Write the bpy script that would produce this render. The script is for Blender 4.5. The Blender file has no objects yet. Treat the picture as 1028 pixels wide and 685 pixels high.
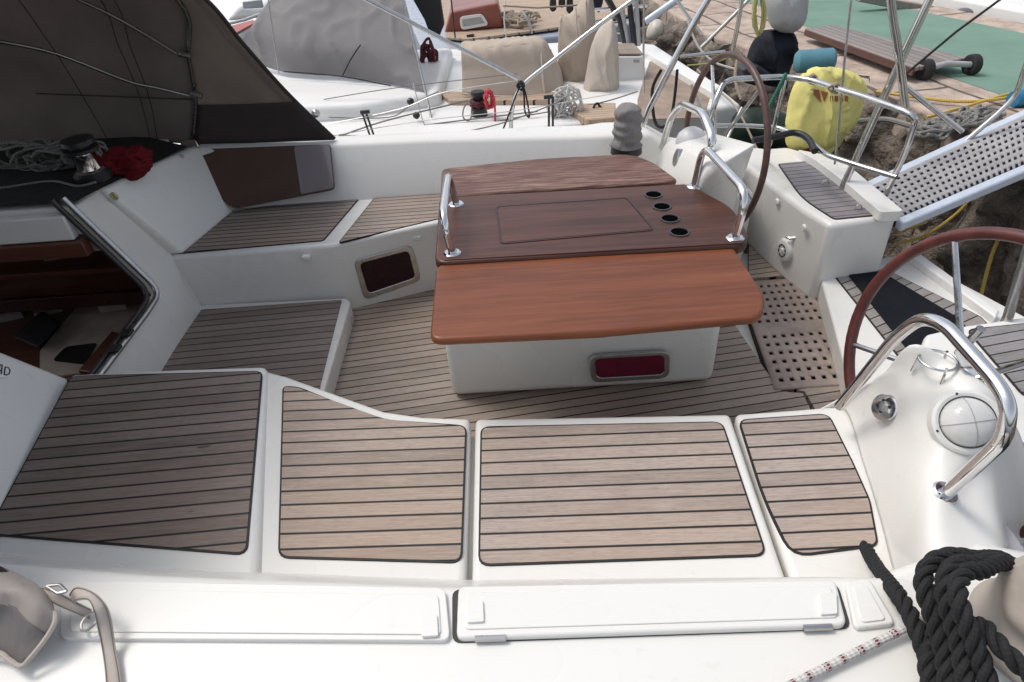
import bpy, bmesh, math, random
from mathutils import Vector, Matrix, noise as MN
random.seed(7)
D = bpy.data
S = bpy.context.scene
COL = S.collection
V = Vector

# ---------------------------------------------------------------- camera model
FPX = 650.0; PITCH = math.radians(36); ROLL = math.radians(4); HC = 2.0
_U0 = V((0, math.sin(PITCH), math.cos(PITCH))); _F = V((0, math.cos(PITCH), -math.sin(PITCH))); _R0 = V((1, 0, 0))
_R = _R0 * math.cos(ROLL) - _U0 * math.sin(ROLL)
_U = _U0 * math.cos(ROLL) + _R0 * math.sin(ROLL)
EYE = V((0, 0, HC))
def ray(x, y): return _F + _R * ((x - 514) / FPX) - _U * ((y - 342.5) / FPX)
def P(x, y, z):
    d = ray(x, y); return EYE + d * ((z - HC) / d.z)
def PY(x, y, Y):
    d = ray(x, y); return EYE + d * (Y / d.y)
def PX(x, y, X):
    d = ray(x, y); return EYE + d * (X / d.x)
def PP(x, y, p0, n):
    d = ray(x, y); return EYE + d * ((V(p0) - EYE).dot(n) / d.dot(n))
cam = D.cameras.new('camera'); co = D.objects.new('camera', cam); COL.objects.link(co)
M4 = Matrix((_R, _U, -_F)).transposed().to_4x4(); M4.translation = EYE
co.matrix_world = M4
cam.sensor_fit = 'HORIZONTAL'; cam.sensor_width = 36; cam.lens = FPX / 1028 * 36; cam.clip_start = .02; cam.clip_end = 500
S.camera = co

# ---------------------------------------------------------------- materials
def newmat(name):
    m = D.materials.new(name); m.use_nodes = True
    nt = m.node_tree; b = nt.nodes['Principled BSDF']
    return m, nt, b
def N(nt, t, **kw):
    n = nt.nodes.new(t)
    for k, v in kw.items():
        if k.startswith('i_'): n.inputs[k[2:].replace('_', ' ')].default_value = v
        else: setattr(n, k, v)
    return n
def math_n(nt, op, a, b=None, c=None):
    n = nt.nodes.new('ShaderNodeMath'); n.operation = op
    for i, v in enumerate((a, b, c)):
        if v is None: continue
        if isinstance(v, (int, float)): n.inputs[i].default_value = v
        else: nt.links.new(v, n.inputs[i])
    return n.outputs[0]
def mixc(nt, f, a, b, mode='MIX'):
    n = nt.nodes.new('ShaderNodeMix'); n.data_type = 'RGBA'; n.blend_type = mode
    for s, v in ((n.inputs[0], f), (n.inputs[6], a), (n.inputs[7], b)):
        if isinstance(v, (int, float)): s.default_value = v
        elif isinstance(v, tuple): s.default_value = (*v[:3], 1)
        else: nt.links.new(v, s)
    return n.outputs[2]
def ramp(nt, src, lo, hi, a=0., b=1.):
    n = nt.nodes.new('ShaderNodeMapRange'); nt.links.new(src, n.inputs[0])
    n.inputs[1].default_value = lo; n.inputs[2].default_value = hi; n.inputs[3].default_value = a; n.inputs[4].default_value = b
    return n.outputs[0]
def objco(nt, scale=(1, 1, 1), rotz=0):
    tc = nt.nodes.new('ShaderNodeTexCoord'); mp = nt.nodes.new('ShaderNodeMapping')
    mp.inputs['Scale'].default_value = scale; mp.inputs['Rotation'].default_value = (0, 0, rotz)
    nt.links.new(tc.outputs['Object'], mp.inputs[0]); return mp.outputs[0]
def noise(nt, vec, scale, detail=4, rough=.6):
    n = nt.nodes.new('ShaderNodeTexNoise'); nt.links.new(vec, n.inputs['Vector'])
    n.inputs['Scale'].default_value = scale; n.inputs['Detail'].default_value = detail; n.inputs['Roughness'].default_value = rough
    return n.outputs[0]
def bump(nt, b, h, strength=.3, dist=.005):
    n = nt.nodes.new('ShaderNodeBump'); nt.links.new(h, n.inputs['Height'])
    n.inputs['Strength'].default_value = strength; n.inputs['Distance'].default_value = dist
    nt.links.new(n.outputs[0], b.inputs['Normal'])
def plain(name, col, rough=.5, metal=0, var=.12, nscale=6, bumps=0, bscale=40, bdist=.003, col2=None, trans=0, spec=None, coat=0):
    m, nt, b = newmat(name)
    v = objco(nt); n = noise(nt, v, nscale, 5, .65)
    c2 = col2 or tuple(max(0, c * (1 - var * 2.2)) for c in col)
    nt.links.new(mixc(nt, ramp(nt, n, .35, .68), col, c2), b.inputs['Base Color'])
    n2 = noise(nt, v, nscale * 2.7, 3)
    nt.links.new(ramp(nt, n2, .3, .7, max(.02, rough - .07), min(1, rough + .09)), b.inputs['Roughness'])
    b.inputs['Metallic'].default_value = metal
    if spec is not None: b.inputs['Specular IOR Level'].default_value = spec
    if coat: b.inputs['Coat Weight'].default_value = coat
    if bumps: bump(nt, b, noise(nt, v, bscale, 4), bumps, bdist)
    return m
def teak(name, ang=0., pitch=.055, base=(.30, .235, .205), dark=(.19, .145, .125), caulk=.0039, phase=0., red=.0, spots=False):
    base = (base[0], base[1], base[2] * .965); dark = (dark[0], dark[1], dark[2] * .965)
    m, nt, b = newmat(name)
    v = objco(nt, rotz=-ang)
    sp = nt.nodes.new('ShaderNodeSeparateXYZ'); nt.links.new(v, sp.inputs[0])
    t = math_n(nt, 'ADD', math_n(nt, 'DIVIDE', sp.outputs[1], pitch), phase + 50)
    fl = math_n(nt, 'FLOOR', t); fr = math_n(nt, 'SUBTRACT', t, fl)
    d = math_n(nt, 'ABSOLUTE', math_n(nt, 'SUBTRACT', fr, .5))
    w = caulk / pitch
    mask = ramp(nt, d, .5 - w * 1.25, .5 - w * .75)
    wn = nt.nodes.new('ShaderNodeTexWhiteNoise'); wn.noise_dimensions = '1D'; nt.links.new(fl, wn.inputs['W'])
    # grain coordinates, shifted per plank
    cb = nt.nodes.new('ShaderNodeCombineXYZ')
    nt.links.new(math_n(nt, 'ADD', math_n(nt, 'MULTIPLY', sp.outputs[0], 5.), math_n(nt, 'MULTIPLY', wn.outputs[0], 37.)), cb.inputs[0])
    nt.links.new(math_n(nt, 'MULTIPLY', sp.outputs[1], 150.), cb.inputs[1])
    g = noise(nt, cb.outputs[0], 1.0, 6, .7)
    cb2 = nt.nodes.new('ShaderNodeCombineXYZ')
    nt.links.new(math_n(nt, 'ADD', math_n(nt, 'MULTIPLY', sp.outputs[0], 30.), math_n(nt, 'MULTIPLY', wn.outputs[0], 91.)), cb2.inputs[0])
    nt.links.new(math_n(nt, 'MULTIPLY', sp.outputs[1], 420.), cb2.inputs[1])
    g2 = noise(nt, cb2.outputs[0], 1.0, 3, .6)
    big = noise(nt, v, 2.3, 4, .6)
    f = math_n(nt, 'ADD', math_n(nt, 'MULTIPLY', ramp(nt, g, .36, .64), .75), math_n(nt, 'ADD', math_n(nt, 'MULTIPLY', wn.outputs[0], .85), math_n(nt, 'MULTIPLY', ramp(nt, big, .3, .7), .2)))
    c = mixc(nt, math_n(nt, 'SUBTRACT', f, .45), base, dark)
    c = mixc(nt, math_n(nt, 'MULTIPLY', ramp(nt, g2, .50, .70), .6), c, tuple(x * .5 for x in dark))
    lt_ = noise(nt, cb2.outputs[0], .35, 2, .5)
    c = mixc(nt, math_n(nt, 'MULTIPLY', ramp(nt, lt_, .55, .75), .35), c, tuple(min(1, x * 1.3) for x in base))
    st_ = noise(nt, objco(nt, (3.2, 5, 3)), 1., 5, .7)
    c = mixc(nt, math_n(nt, 'MULTIPLY', ramp(nt, st_, .52, .72), .4), c, tuple(x * .8 for x in dark))
    warm = noise(nt, v, 1.1, 2, .5)
    c = mixc(nt, math_n(nt, 'MULTIPLY', ramp(nt, warm, .45, .7), .35), c, (base[0] * 1.08, base[1] * .93, base[2] * .8))
    if spots:
        vo = nt.nodes.new('ShaderNodeTexNoise'); nt.links.new(objco(nt, (7, 30, 7), -ang), vo.inputs[0]); vo.inputs['Scale'].default_value = 1.; vo.inputs['Detail'].default_value = 1.
        c = mixc(nt, math_n(nt, 'MULTIPLY', ramp(nt, vo.outputs[0], .735, .77), .8), c, (.03, .02, .018))
    c = mixc(nt, mask, c, (.007, .0065, .0065))
    nt.links.new(c, b.inputs['Base Color'])
    nt.links.new(ramp(nt, g, .2, .8, .5, .75), b.inputs['Roughness'])
    h = math_n(nt, 'SUBTRACT', math_n(nt, 'MULTIPLY', g, .25), mask)
    bump(nt, b, h, .35, .0025)
    return m
def wood(name, a, bcol, rough=.3, ang=0, sc=(2.2, 60, 60), worn=None, coat=.3):
    m, nt, b = newmat(name)
    v = objco(nt, sc, -ang); g = noise(nt, v, 1., 6, .65)
    v2 = objco(nt, (1.1, 9, 9), -ang); g2 = noise(nt, v2, 1., 4, .6)
    f = math_n(nt, 'ADD', math_n(nt, 'MULTIPLY', ramp(nt, g, .36, .64), .55), math_n(nt, 'MULTIPLY', ramp(nt, g2, .34, .66), .6))
    c = mixc(nt, f, a, bcol)
    g3 = noise(nt, objco(nt, (7, 420, 420), -ang), 1., 2, .5)
    c = mixc(nt, math_n(nt, 'MULTIPLY', ramp(nt, g3, .56, .72), .5), c, tuple(x * .45 for x in bcol))
    if worn:
        w1 = noise(nt, objco(nt, (5, 95, 95), -ang), 1., 5, .75); w2 = noise(nt, objco(nt, (1.5, 2, 2)), 1., 2)
        c = mixc(nt, math_n(nt, 'MULTIPLY', ramp(nt, w1, .45, .62), ramp(nt, w2, .3, .55, .3, 1.)), c, worn)
    nt.links.new(c, b.inputs['Base Color'])
    nt.links.new(ramp(nt, g2, .3, .7, rough - .06, rough + .1), b.inputs['Roughness']); b.inputs['Specular IOR Level'].default_value = .35
    b.inputs['Coat Weight'].default_value = coat; b.inputs['Coat Roughness'].default_value = .2
    bump(nt, b, g, .12, .001)
    return m
def cloth(name, col, rough=.9, wr=4, wd=.02, trans=0.0, weave=True, var=.18):
    m, nt, b = newmat(name)
    v = objco(nt)
    n = noise(nt, v, 2.2, 5, .6); n2 = noise(nt, v, 45, 2)
    c = mixc(nt, ramp(nt, n, .3, .7), col, tuple(x * (1 - 1.6 * var) for x in col))
    c = mixc(nt, math_n(nt, 'MULTIPLY', ramp(nt, n2, .4, .7), .15), c, tuple(x * .7 for x in col))
    nt.links.new(c, b.inputs['Base Color']); b.inputs['Roughness'].default_value = rough
    b.inputs['Specular IOR Level'].default_value = .2
    w = nt.nodes.new('ShaderNodeTexNoise'); nt.links.new(objco(nt, (1, 1, .45)), w.inputs[0]); w.inputs['Scale'].default_value = wr; w.inputs['Detail'].default_value = 3
    w.inputs['Distortion'].default_value = .8
    bump(nt, b, math_n(nt, 'ADD', w.outputs[0], math_n(nt, 'MULTIPLY', n2, .04)), .6, wd)
    if trans:
        tr = nt.nodes.new('ShaderNodeBsdfTranslucent'); nt.links.new(c, tr.inputs[0])
        mx = nt.nodes.new('ShaderNodeMixShader'); mx.inputs[0].default_value = trans
        out = nt.nodes['Material Output']
        nt.links.new(b.outputs[0], mx.inputs[1]); nt.links.new(tr.outputs[0], mx.inputs[2]); nt.links.new(mx.outputs[0], out.inputs[0])
    return m
def ropemat(name, col, fleck=None, per=.03, scale=220):
    m, nt, b = newmat(name)
    uv = nt.nodes.new('ShaderNodeUVMap'); sp = nt.nodes.new('ShaderNodeSeparateXYZ'); nt.links.new(uv.outputs[0], sp.inputs[0])
    a = math_n(nt, 'ADD', math_n(nt, 'MULTIPLY', sp.outputs[1], scale), math_n(nt, 'MULTIPLY', sp.outputs[0], 25.13))
    c_ = math_n(nt, 'SUBTRACT', math_n(nt, 'MULTIPLY', sp.outputs[1], scale), math_n(nt, 'MULTIPLY', sp.outputs[0], 25.13))
    h = math_n(nt, 'MULTIPLY', math_n(nt, 'SINE', a), math_n(nt, 'SINE', c_))
    c = mixc(nt, ramp(nt, h, -.6, .6), tuple(x * .62 for x in col), col)
    if fleck:
        band = ramp(nt, math_n(nt, 'SINE', math_n(nt, 'MULTIPLY', sp.outputs[1], 6.283 / per)), .45, .55)
        c = mixc(nt, math_n(nt, 'MULTIPLY', band, ramp(nt, h, .05, .12)), c, fleck)
    nt.links.new(c, b.inputs['Base Color']); b.inputs['Roughness'].default_value = .8
    bump(nt, b, h, .5, .001)
    return m

def gel(name, col, rough):
    m, nt, b = newmat(name); n = noise(nt, objco(nt), .9, 1, .4)
    nt.links.new(mixc(nt, ramp(nt, n, .2, .8), col, tuple(x * k for x, k in zip(col, (.955, .945, .915)))), b.inputs['Base Color'])
    dl = b.inputs['Base Color'].links[0].from_socket; d1 = noise(nt, objco(nt), 26, 3, .7); d2 = noise(nt, objco(nt), 2.2, 2, .5)
    nt.links.new(mixc(nt, math_n(nt, 'MULTIPLY', math_n(nt, 'MULTIPLY', ramp(nt, d1, .6, .75), ramp(nt, d2, .45, .65)), .28), dl, (.42, .38, .33)), b.inputs['Base Color'])
    sc = noise(nt, objco(nt), 2.5, 2, .5)
    nt.links.new(ramp(nt, sc, .3, .7, rough, rough + .07), b.inputs['Roughness'])
    bump(nt, b, noise(nt, objco(nt), 1.6, 1, .4), .03, .02)
    return m
GEL = gel('gelcoat', (.75, .743, .715), .24)
GELR = gel('gelcoat_rough', (.74, .74, .72), .5)
WHITE2 = gel('white_paint', (.80, .80, .79), .36)
STEEL = plain('stainless', (.62, .61, .60), .13, 1, var=.08, nscale=20)
STEELR = plain('brushed_steel', (.55, .54, .53), .32, 1, var=.1, nscale=14)
CHROME = plain('chrome', (.75, .75, .75), .06, 1, var=.04, nscale=20)
BLACK = plain('black_plastic', (.018, .018, .019), .4, var=.1)
RUBBER = plain('caulk_rubber', (.012, .011, .011), .6, var=.1)
DARKGLASS = plain('smoked_acrylic', (.03, .010, .013), .25, var=.1, spec=.2)
REDGLASS = plain('tinted_acrylic', (.17, .013, .04), .15, var=.2, nscale=9, spec=.35)
BROWNACR = plain('brown_acrylic', (.10, .062, .052), .05, var=.1, nscale=3, coat=.6)
GREYPL = plain('grey_plastic', (.42, .42, .42), .45, var=.06)
MAH_C = wood('mahogany_dark', (.118, .040, .023), (.046, .017, .011), .36, coat=.04)
MAH_F = wood('mahogany_orange', (.235, .072, .028), (.13, .038, .016), .42, coat=.04)
MAH_R = wood('mahogany_worn', (.13, .05, .036), (.085, .033, .025), .5, worn=(.32, .205, .155), coat=.05)
WOODIN = wood('interior_mahogany', (.16, .06, .035), (.09, .032, .02), .35)
WHEELW = plain('wheel_leather', (.125, .03, .025), .38, var=.25, nscale=14, bumps=.15, bscale=160, bdist=.001)
WHEELW2 = plain('wheel_leather_brown', (.115, .058, .046), .42, var=.25, nscale=14, bumps=.15, bscale=160, bdist=.001)
HOODC = cloth('dark_canvas', (.25, .225, .215), .95, 2.2, .03, trans=.5)
HOODD = cloth('darker_canvas', (.06, .05, .048), .95, 4, .01)
HOODW = cloth('hood_window_cover', (.36, .315, .285), .9, 2.5, .03, trans=.5)
GREYC = cloth('grey_canvas', (.235, .225, .225), .95, 1.2, .008, var=.08)
BEIGEC = cloth('beige_canvas', (.50, .42, .345), .95, 3, .012, var=.1)
BEIGE2 = cloth('pale_beige_canvas', (.56, .49, .42), .95, 3, .012, var=.1)
WINCHC = cloth('grey_winch_cloth', (.27, .255, .245), .95, 14, .04)
SACK = cloth('beige_winch_cloth', (.47, .42, .37), .95, 10, .02)
YELC = cloth('yellow_cloth', (.76, .69, .24), .7, 6, .05, var=.1)
REDC = cloth('red_cloth', (.15, .008, .012), .85, 7, .04)
STRAPM = cloth('webbing', (.52, .46, .41), .85, 30, .002)
FLAP_SHADE = cloth('flap_canvas_shaded', (.19, .175, .17), .95, 9, .02)
WATER, nt, b = newmat('harbour_water')
b.inputs['Base Color'].default_value = (.012, .018, .014, 1); b.inputs['Roughness'].default_value = .08
bump(nt, b, noise(nt, objco(nt), 3.5, 5, .6), .35, .04)
GREEN = plain('green_walkway', (.17, .29, .225), .85, var=.12, nscale=1.1, bumps=.2, bscale=60)
STONE = plain('quay_stone', (.56, .455, .375), .85, var=.24, nscale=3.2, bumps=.6, bscale=14, bdist=.03, col2=(.30, .225, .18))
def joints(m):
    nt = m.node_tree; b = nt.nodes['Principled BSDF']; src = b.inputs['Base Color'].links[0].from_socket
    br = nt.nodes.new('ShaderNodeTexBrick'); v = objco(nt, (1, 1, 1), 1.45)
    dn = nt.nodes.new('ShaderNodeTexNoise'); dn.inputs['Scale'].default_value = 3; nt.links.new(v, dn.inputs[0])
    ad = nt.nodes.new('ShaderNodeVectorMath'); ad.operation = 'MULTIPLY_ADD'; nt.links.new(dn.outputs['Color'], ad.inputs[0]); ad.inputs[1].default_value = (.09, .09, 0); nt.links.new(v, ad.inputs[2])
    nt.links.new(ad.outputs[0], br.inputs['Vector']); br.inputs['Scale'].default_value = 1; br.inputs['Brick Width'].default_value = 1.15; br.inputs['Row Height'].default_value = .52; br.inputs['Mortar Size'].default_value = .022; br.inputs['Mortar Smooth'].default_value = .4
    n2 = noise(nt, objco(nt), 19, 4, .7)
    c = mixc(nt, br.outputs['Fac'], src, (.11, .085, .07)); c = mixc(nt, math_n(nt, 'MULTIPLY', ramp(nt, n2, .5, .7), .5), c, (.22, .16, .125))
    nt.links.new(c, b.inputs['Base Color'])
joints(STONE)
ROCK = plain('wet_rock', (.25, .205, .165), .7, var=.35, nscale=7, bumps=1., bscale=18, bdist=.06, col2=(.07, .055, .042))
RED = plain('red_paint', (.45, .02, .025), .4, var=.1)
BLUEP = plain('blue_plastic', (.10, .26, .34), .45, var=.15)
REDWOOD = wood('red_cabin_wood', (.30, .085, .055), (.20, .05, .035), .4)
PALETEAK = teak('pale_deck_teak', 0, .05, (.50, .38, .29), (.38, .28, .21), .002)
GREYHULL = plain('grey_blue_hull', (.36, .40, .47), .3, var=.05)
GREYWOOD = teak('weathered_board', 0, .09, (.26, .235, .22), (.15, .13, .125), .004)
GANG = plain('grey_gangway', (.36, .35, .355), .6, var=.12, nscale=8, bumps=.2, bscale=90, bdist=.001)
ALU = plain('pale_aluminium', (.60, .66, .74), .4, .2, var=.06, nscale=5)
R_WHITE = ropemat('white_rope', (.70, .68, .65))
R_FLECK = ropemat('flecked_rope', (.66, .64, .61), (.16, .012, .02), .042, 260)
R_BLACK = ropemat('black_rope', (.010, .010, .011), scale=420)
R_GREY = ropemat('grey_rope', (.25, .24, .22))
R_BEIGE = ropemat('beige_rope', (.42, .35, .27))
R_YEL = ropemat('yellow_rope', (.66, .46, .10))
R_YELG = ropemat('pale_yellow_rope', (.60, .56, .22))
R_RED = ropemat('red_rope', (.62, .05, .08))
R_GREEN = ropemat('green_rope', (.03, .16, .11))
R_TEAL = ropemat('teal_rope', (.10, .38, .42))

# ---------------------------------------------------------------- object helpers
WP = {}
def _w(parent): return WP.get(parent.name, V((0, 0, 0))) if parent else V((0, 0, 0))
def obj(name, bm, mat, parent=None, smooth=35, bevel=0, seg=3, solid=0, sub=0):
    bmesh.ops.remove_doubles(bm, verts=bm.verts, dist=1e-6)
    me = D.meshes.new(name)
    xs = [v.co for v in bm.verts]
    c = V(((min(v.x for v in xs) + max(v.x for v in xs)) / 2, (min(v.y for v in xs) + max(v.y for v in xs)) / 2, min(v.z for v in xs)))
    for v in bm.verts: v.co -= c
    bmesh.ops.recalc_face_normals(bm, faces=bm.faces)
    bm.to_mesh(me); bm.free()
    me.materials.append(mat)
    o = D.objects.new(name, me); COL.objects.link(o)
    for p in me.polygons: p.use_smooth = True
    if smooth < 180: me.set_sharp_from_angle(angle=math.radians(smooth))
    if parent: o.parent = parent
    o.location = c - _w(parent); WP[o.name] = c
    if solid:
        m = o.modifiers.new('solid', 'SOLIDIFY'); m.thickness = solid; m.offset = 0
    if sub:
        m = o.modifiers.new('sub', 'SUBSURF'); m.levels = sub; m.render_levels = sub
    if bevel:
        m = o.modifiers.new('bevel', 'BEVEL'); m.width = bevel; m.segments = seg; m.limit_method = 'ANGLE'; m.angle_limit = math.radians(28)
        m.use_clamp_overlap = True; m.harden_normals = False
    return o
def thing(name, label, cat, loc, group=None):
    o = D.objects.new(name, None); COL.objects.link(o); o.empty_display_size = .1
    o.location = loc; WP[o.name] = V(loc); o['label'] = label; o['category'] = cat
    if group: o['group'] = group
    return o
def tag(o, label, cat, group=None):
    o['label'] = label; o['category'] = cat
    if group: o['group'] = group
    return o
def struct(o, kind='structure'): o['kind'] = kind; return o
def rpoly(pts, r, n=4):
    pts = [V(p) for p in pts]; out = []; L = len(pts)
    rs = r if isinstance(r, (list, tuple)) else [r] * L
    for i, p in enumerate(pts):
        a = pts[i - 1] - p; b = pts[(i + 1) % L] - p
        k = min(rs[i], a.length * .45, b.length * .45)
        if k < 1e-4: out.append(p); continue
        q0 = p + a.normalized() * k; q1 = p + b.normalized() * k
        for j in range(n + 1):
            t = j / n; out.append(q0 * (1 - t) ** 2 + p * 2 * t * (1 - t) + q1 * t * t)
    return out
def prism(bm, top, vec):
    vec = V(vec); A = [bm.verts.new(p) for p in top]; B = [bm.verts.new(V(p) + vec) for p in top]
    bm.faces.new(A); bm.faces.new(B[::-1])
    for i in range(len(A)): bm.faces.new((A[i - 1], A[i], B[i], B[i - 1]))
    return bm
def pris(name, top, vec, mat, parent=None, r=0, **kw):
    return obj(name, prism(bmesh.new(), rpoly(top, r) if r else [V(p) for p in top], vec), mat, parent, **kw)
def box(bm, lo, hi):
    x0, y0, z0 = lo; x1, y1, z1 = hi
    return prism(bm, [V((x0, y0, z1)), V((x1, y0, z1)), V((x1, y1, z1)), V((x0, y1, z1))], (0, 0, z0 - z1))
def hull(pts):
    bm = bmesh.new()
    for p in pts: bm.verts.new(p)
    bmesh.ops.convex_hull(bm, input=bm.verts)
    bmesh.ops.dissolve_limit(bm, angle_limit=.02, verts=bm.verts, edges=bm.edges)
    return bm
def catmull(pts, n=6, closed=False):
    pts = [V(p) for p in pts]; L = len(pts); out = []
    if L < 3: return pts
    R = range(L) if closed else range(L - 1)
    for i in R:
        g = (lambda k: pts[k % L]) if closed else (lambda k: pts[max(0, min(L - 1, k))])
        p0, p1, p2, p3 = g(i - 1), g(i), g(i + 1), g(i + 2)
        for j in range(n):
            t = j / n
            out.append(.5 * ((2 * p1) + (p2 - p0) * t + (2 * p0 - 5 * p1 + 4 * p2 - p3) * t * t + (3 * p1 - p0 - 3 * p2 + p3) * t ** 3))
    if not closed: out.append(pts[-1])
    return out
def tube(bm, path, r, n=10, closed=False, cap=True):
    path = [V(p) for p in path]
    q = [path[0]]
    for p in path[1:]:
        if (p - q[-1]).length > 1e-5: q.append(p)
    path = q; L = len(path)
    if L < 2: return bm
    uvl = bm.loops.layers.uv.verify()
    T = []
    for i in range(L):
        if closed: t = path[(i + 1) % L] - path[i - 1]
        else: t = path[min(L - 1, i + 1)] - path[max(0, i - 1)]
        T.append(t.normalized() if t.length > 1e-9 else V((0, 0, 1)))
    a = T[0].orthogonal().normalized(); rings = []; lens = [0]
    for i in range(L):
        if i:
            a = (a - T[i] * a.dot(T[i]));
            a = a.normalized() if a.length > 1e-6 else T[i].orthogonal().normalized()
            lens.append(lens[-1] + (path[i] - path[i - 1]).length)
        bb = T[i].cross(a); rr = r[i] if isinstance(r, (list, tuple)) else r
        rings.append([bm.verts.new(path[i] + (a * math.cos(2 * math.pi * k / n) + bb * math.sin(2 * math.pi * k / n)) * rr) for k in range(n)])
    for i in range(L if closed else L - 1):
        A, B = rings[i], rings[(i + 1) % L]
        for k in range(n):
            f = bm.faces.new((A[k], A[(k + 1) % n], B[(k + 1) % n], B[k]))
            l1 = lens[i + 1] if i + 1 < L else lens[i] + (path[0] - path[i]).length
            for lp, uv in zip(f.loops, ((k / n, lens[i]), ((k + 1) / n, lens[i]), ((k + 1) / n, l1), (k / n, l1))): lp[uvl].uv = uv
    if cap and not closed:
        bm.faces.new(rings[0][::-1]); bm.faces.new(rings[-1])
    return bm
def tub(name, pts, r, mat, parent=None, smooth_n=0, closed=False, n=10, rad=0):
    p = rround(pts, rad) if rad else pts
    if smooth_n: p = catmull(p, smooth_n, closed)
    return obj(name, tube(bmesh.new(), p, r, n, closed), mat, parent, smooth=60)
def rround(pts, rad, n=6):
    pts = [V(p) for p in pts]; out = [pts[0]]
    for i in range(1, len(pts) - 1):
        p = pts[i]; a = pts[i - 1] - p; b = pts[i + 1] - p; k = min(rad, a.length * .48, b.length * .48)
        q0 = p + a.normalized() * k; q1 = p + b.normalized() * k
        for j in range(n + 1):
            t = j / n; out.append(q0 * (1 - t) ** 2 + p * 2 * t * (1 - t) + q1 * t * t)
    out.append(pts[-1]); return out
def frame_of(nrm):
    n = V(nrm).normalized(); a = n.orthogonal().normalized() if abs(n.z) < .99 else V((1, 0, 0))
    if abs(n.z) < .99: a = V((0, 0, 1)).cross(n).normalized()
    return a, n.cross(a), n
def lathe(bm, c, axis, prof, n=28):
    a, b, nn = frame_of(axis); c = V(c); rings = []
    for r, h in prof:
        if r < 1e-5: rings.append([bm.verts.new(c + nn * h)])
        else: rings.append([bm.verts.new(c + nn * h + (a * math.cos(2 * math.pi * k / n) + b * math.sin(2 * math.pi * k / n)) * r) for k in range(n)])
    for A, B in zip(rings, rings[1:]):
        for k in range(n):
            k2 = (k + 1) % n
            if len(A) == 1 and len(B) == 1: continue
            if len(A) == 1: bm.faces.new((A[0], B[k2], B[k]))
            elif len(B) == 1: bm.faces.new((A[k], A[k2], B[0]))
            else: bm.faces.new((A[k], A[k2], B[k2], B[k]))
    return bm
def lat(name, c, axis, prof, mat, parent=None, n=28, smooth=40, **kw): return obj(name, lathe(bmesh.new(), c, axis, prof, n), mat, parent, smooth=smooth, **kw)
def fold(p, s=0., fx=6., fz=1.0):
    q = V((p.x * fx + p.z * 2.5 + s, p.y * fx * .8, p.z * fz))
    a = 1 - abs(MN.noise(q)) * 2.4; b_ = 1 - abs(MN.noise(V((p.x * 3 - p.z * 5 + s, p.y * 3, p.z * 2 + 3)))) * 2.6
    return max(-.4, a) ** 3 * .8 + max(-.3, b_) ** 3 * .08 + MN.noise(V((p.x * 1.5 + s, p.y * 1.5, p.z * .8))) * .5
def refold(bm, amp, s=0., dirn=None, fx=6.):
    bm.normal_update(); d = {}
    for v in bm.verts:
        n = dirn or v.normal
        d[v] = n * (fold(v.co, s, fx) * amp)
    for v, o_ in d.items(): v.co += o_
    return bm
def net(rows, nu=5, nv=5, jit=0, seed=1):
    rg = random.Random(seed)
    R = [catmull(r, nu) for r in rows]
    cols = [catmull([R[i][j] for i in range(len(R))], nv) for j in range(len(R[0]))]
    bm = bmesh.new(); vs = [[bm.verts.new(p + V((rg.uniform(-1, 1), rg.uniform(-1, 1), rg.uniform(-1, 1))) * jit) for p in c] for c in cols]
    for i in range(len(vs) - 1):
        for j in range(len(vs[0]) - 1): bm.faces.new((vs[i][j], vs[i + 1][j], vs[i + 1][j + 1], vs[i][j + 1]))
    return bm
def ring_frame(name, outer, inner, vec, mat, parent, **kw):
    # flat frame between two loops of equal length, thickened along vec
    bm = bmesh.new(); vec = V(vec)
    A = [bm.verts.new(p) for p in outer]; B = [bm.verts.new(p) for p in inner]
    A2 = [bm.verts.new(V(p) + vec) for p in outer]; B2 = [bm.verts.new(V(p) + vec) for p in inner]
    n = len(A)
    for i in range(n):
        j = (i + 1) % n
        bm.faces.new((A[i], A[j], B[j], B[i])); bm.faces.new((A2[j], A2[i], B2[i], B2[j]))
        bm.faces.new((A[j], A[i], A2[i], A2[j])); bm.faces.new((B[i], B[j], B2[j], B2[i]))
    return obj(name, bm, mat, parent, **kw)
def inset(pts, k):
    c = sum((V(p) for p in pts), V()) / len(pts); out = []
    L = len(pts)
    for i, p in enumerate(pts):
        a = (V(pts[i - 1]) - p).normalized(); b = (V(pts[(i + 1) % L]) - p).normalized()
        s = (a + b)
        sn = math.sqrt(max(1e-4, (1 - a.dot(b)) / 2))
        out.append(V(p) + s.normalized() * (k / sn))
    return out
from mathutils.bvhtree import BVHTree
from mathutils import noise as MN
def hit(o, x, y):
    me = o.data; w0 = WP[o.name]
    t = BVHTree.FromPolygons([v.co + w0 for v in me.vertices], [list(p.vertices) for p in me.polygons])
    d = ray(x, y).normalized(); r = t.ray_cast(EYE, d)
    n = r[1] if r[1].dot(d) < 0 else -r[1]
    return r[0], n
def slab(name, pxs, Y, depth, mat, parent=None, bevel=.02, **kw):
    return obj(name, prism(bmesh.new(), [PY(x, y, Y) for x, y in pxs], (0, depth, 0)), mat, parent, bevel=bevel, **kw)
def ang_of(a, b, z):
    p, q = P(*a, z), P(*b, z); return math.atan2(q.y - p.y, q.x - p.x)
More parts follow.
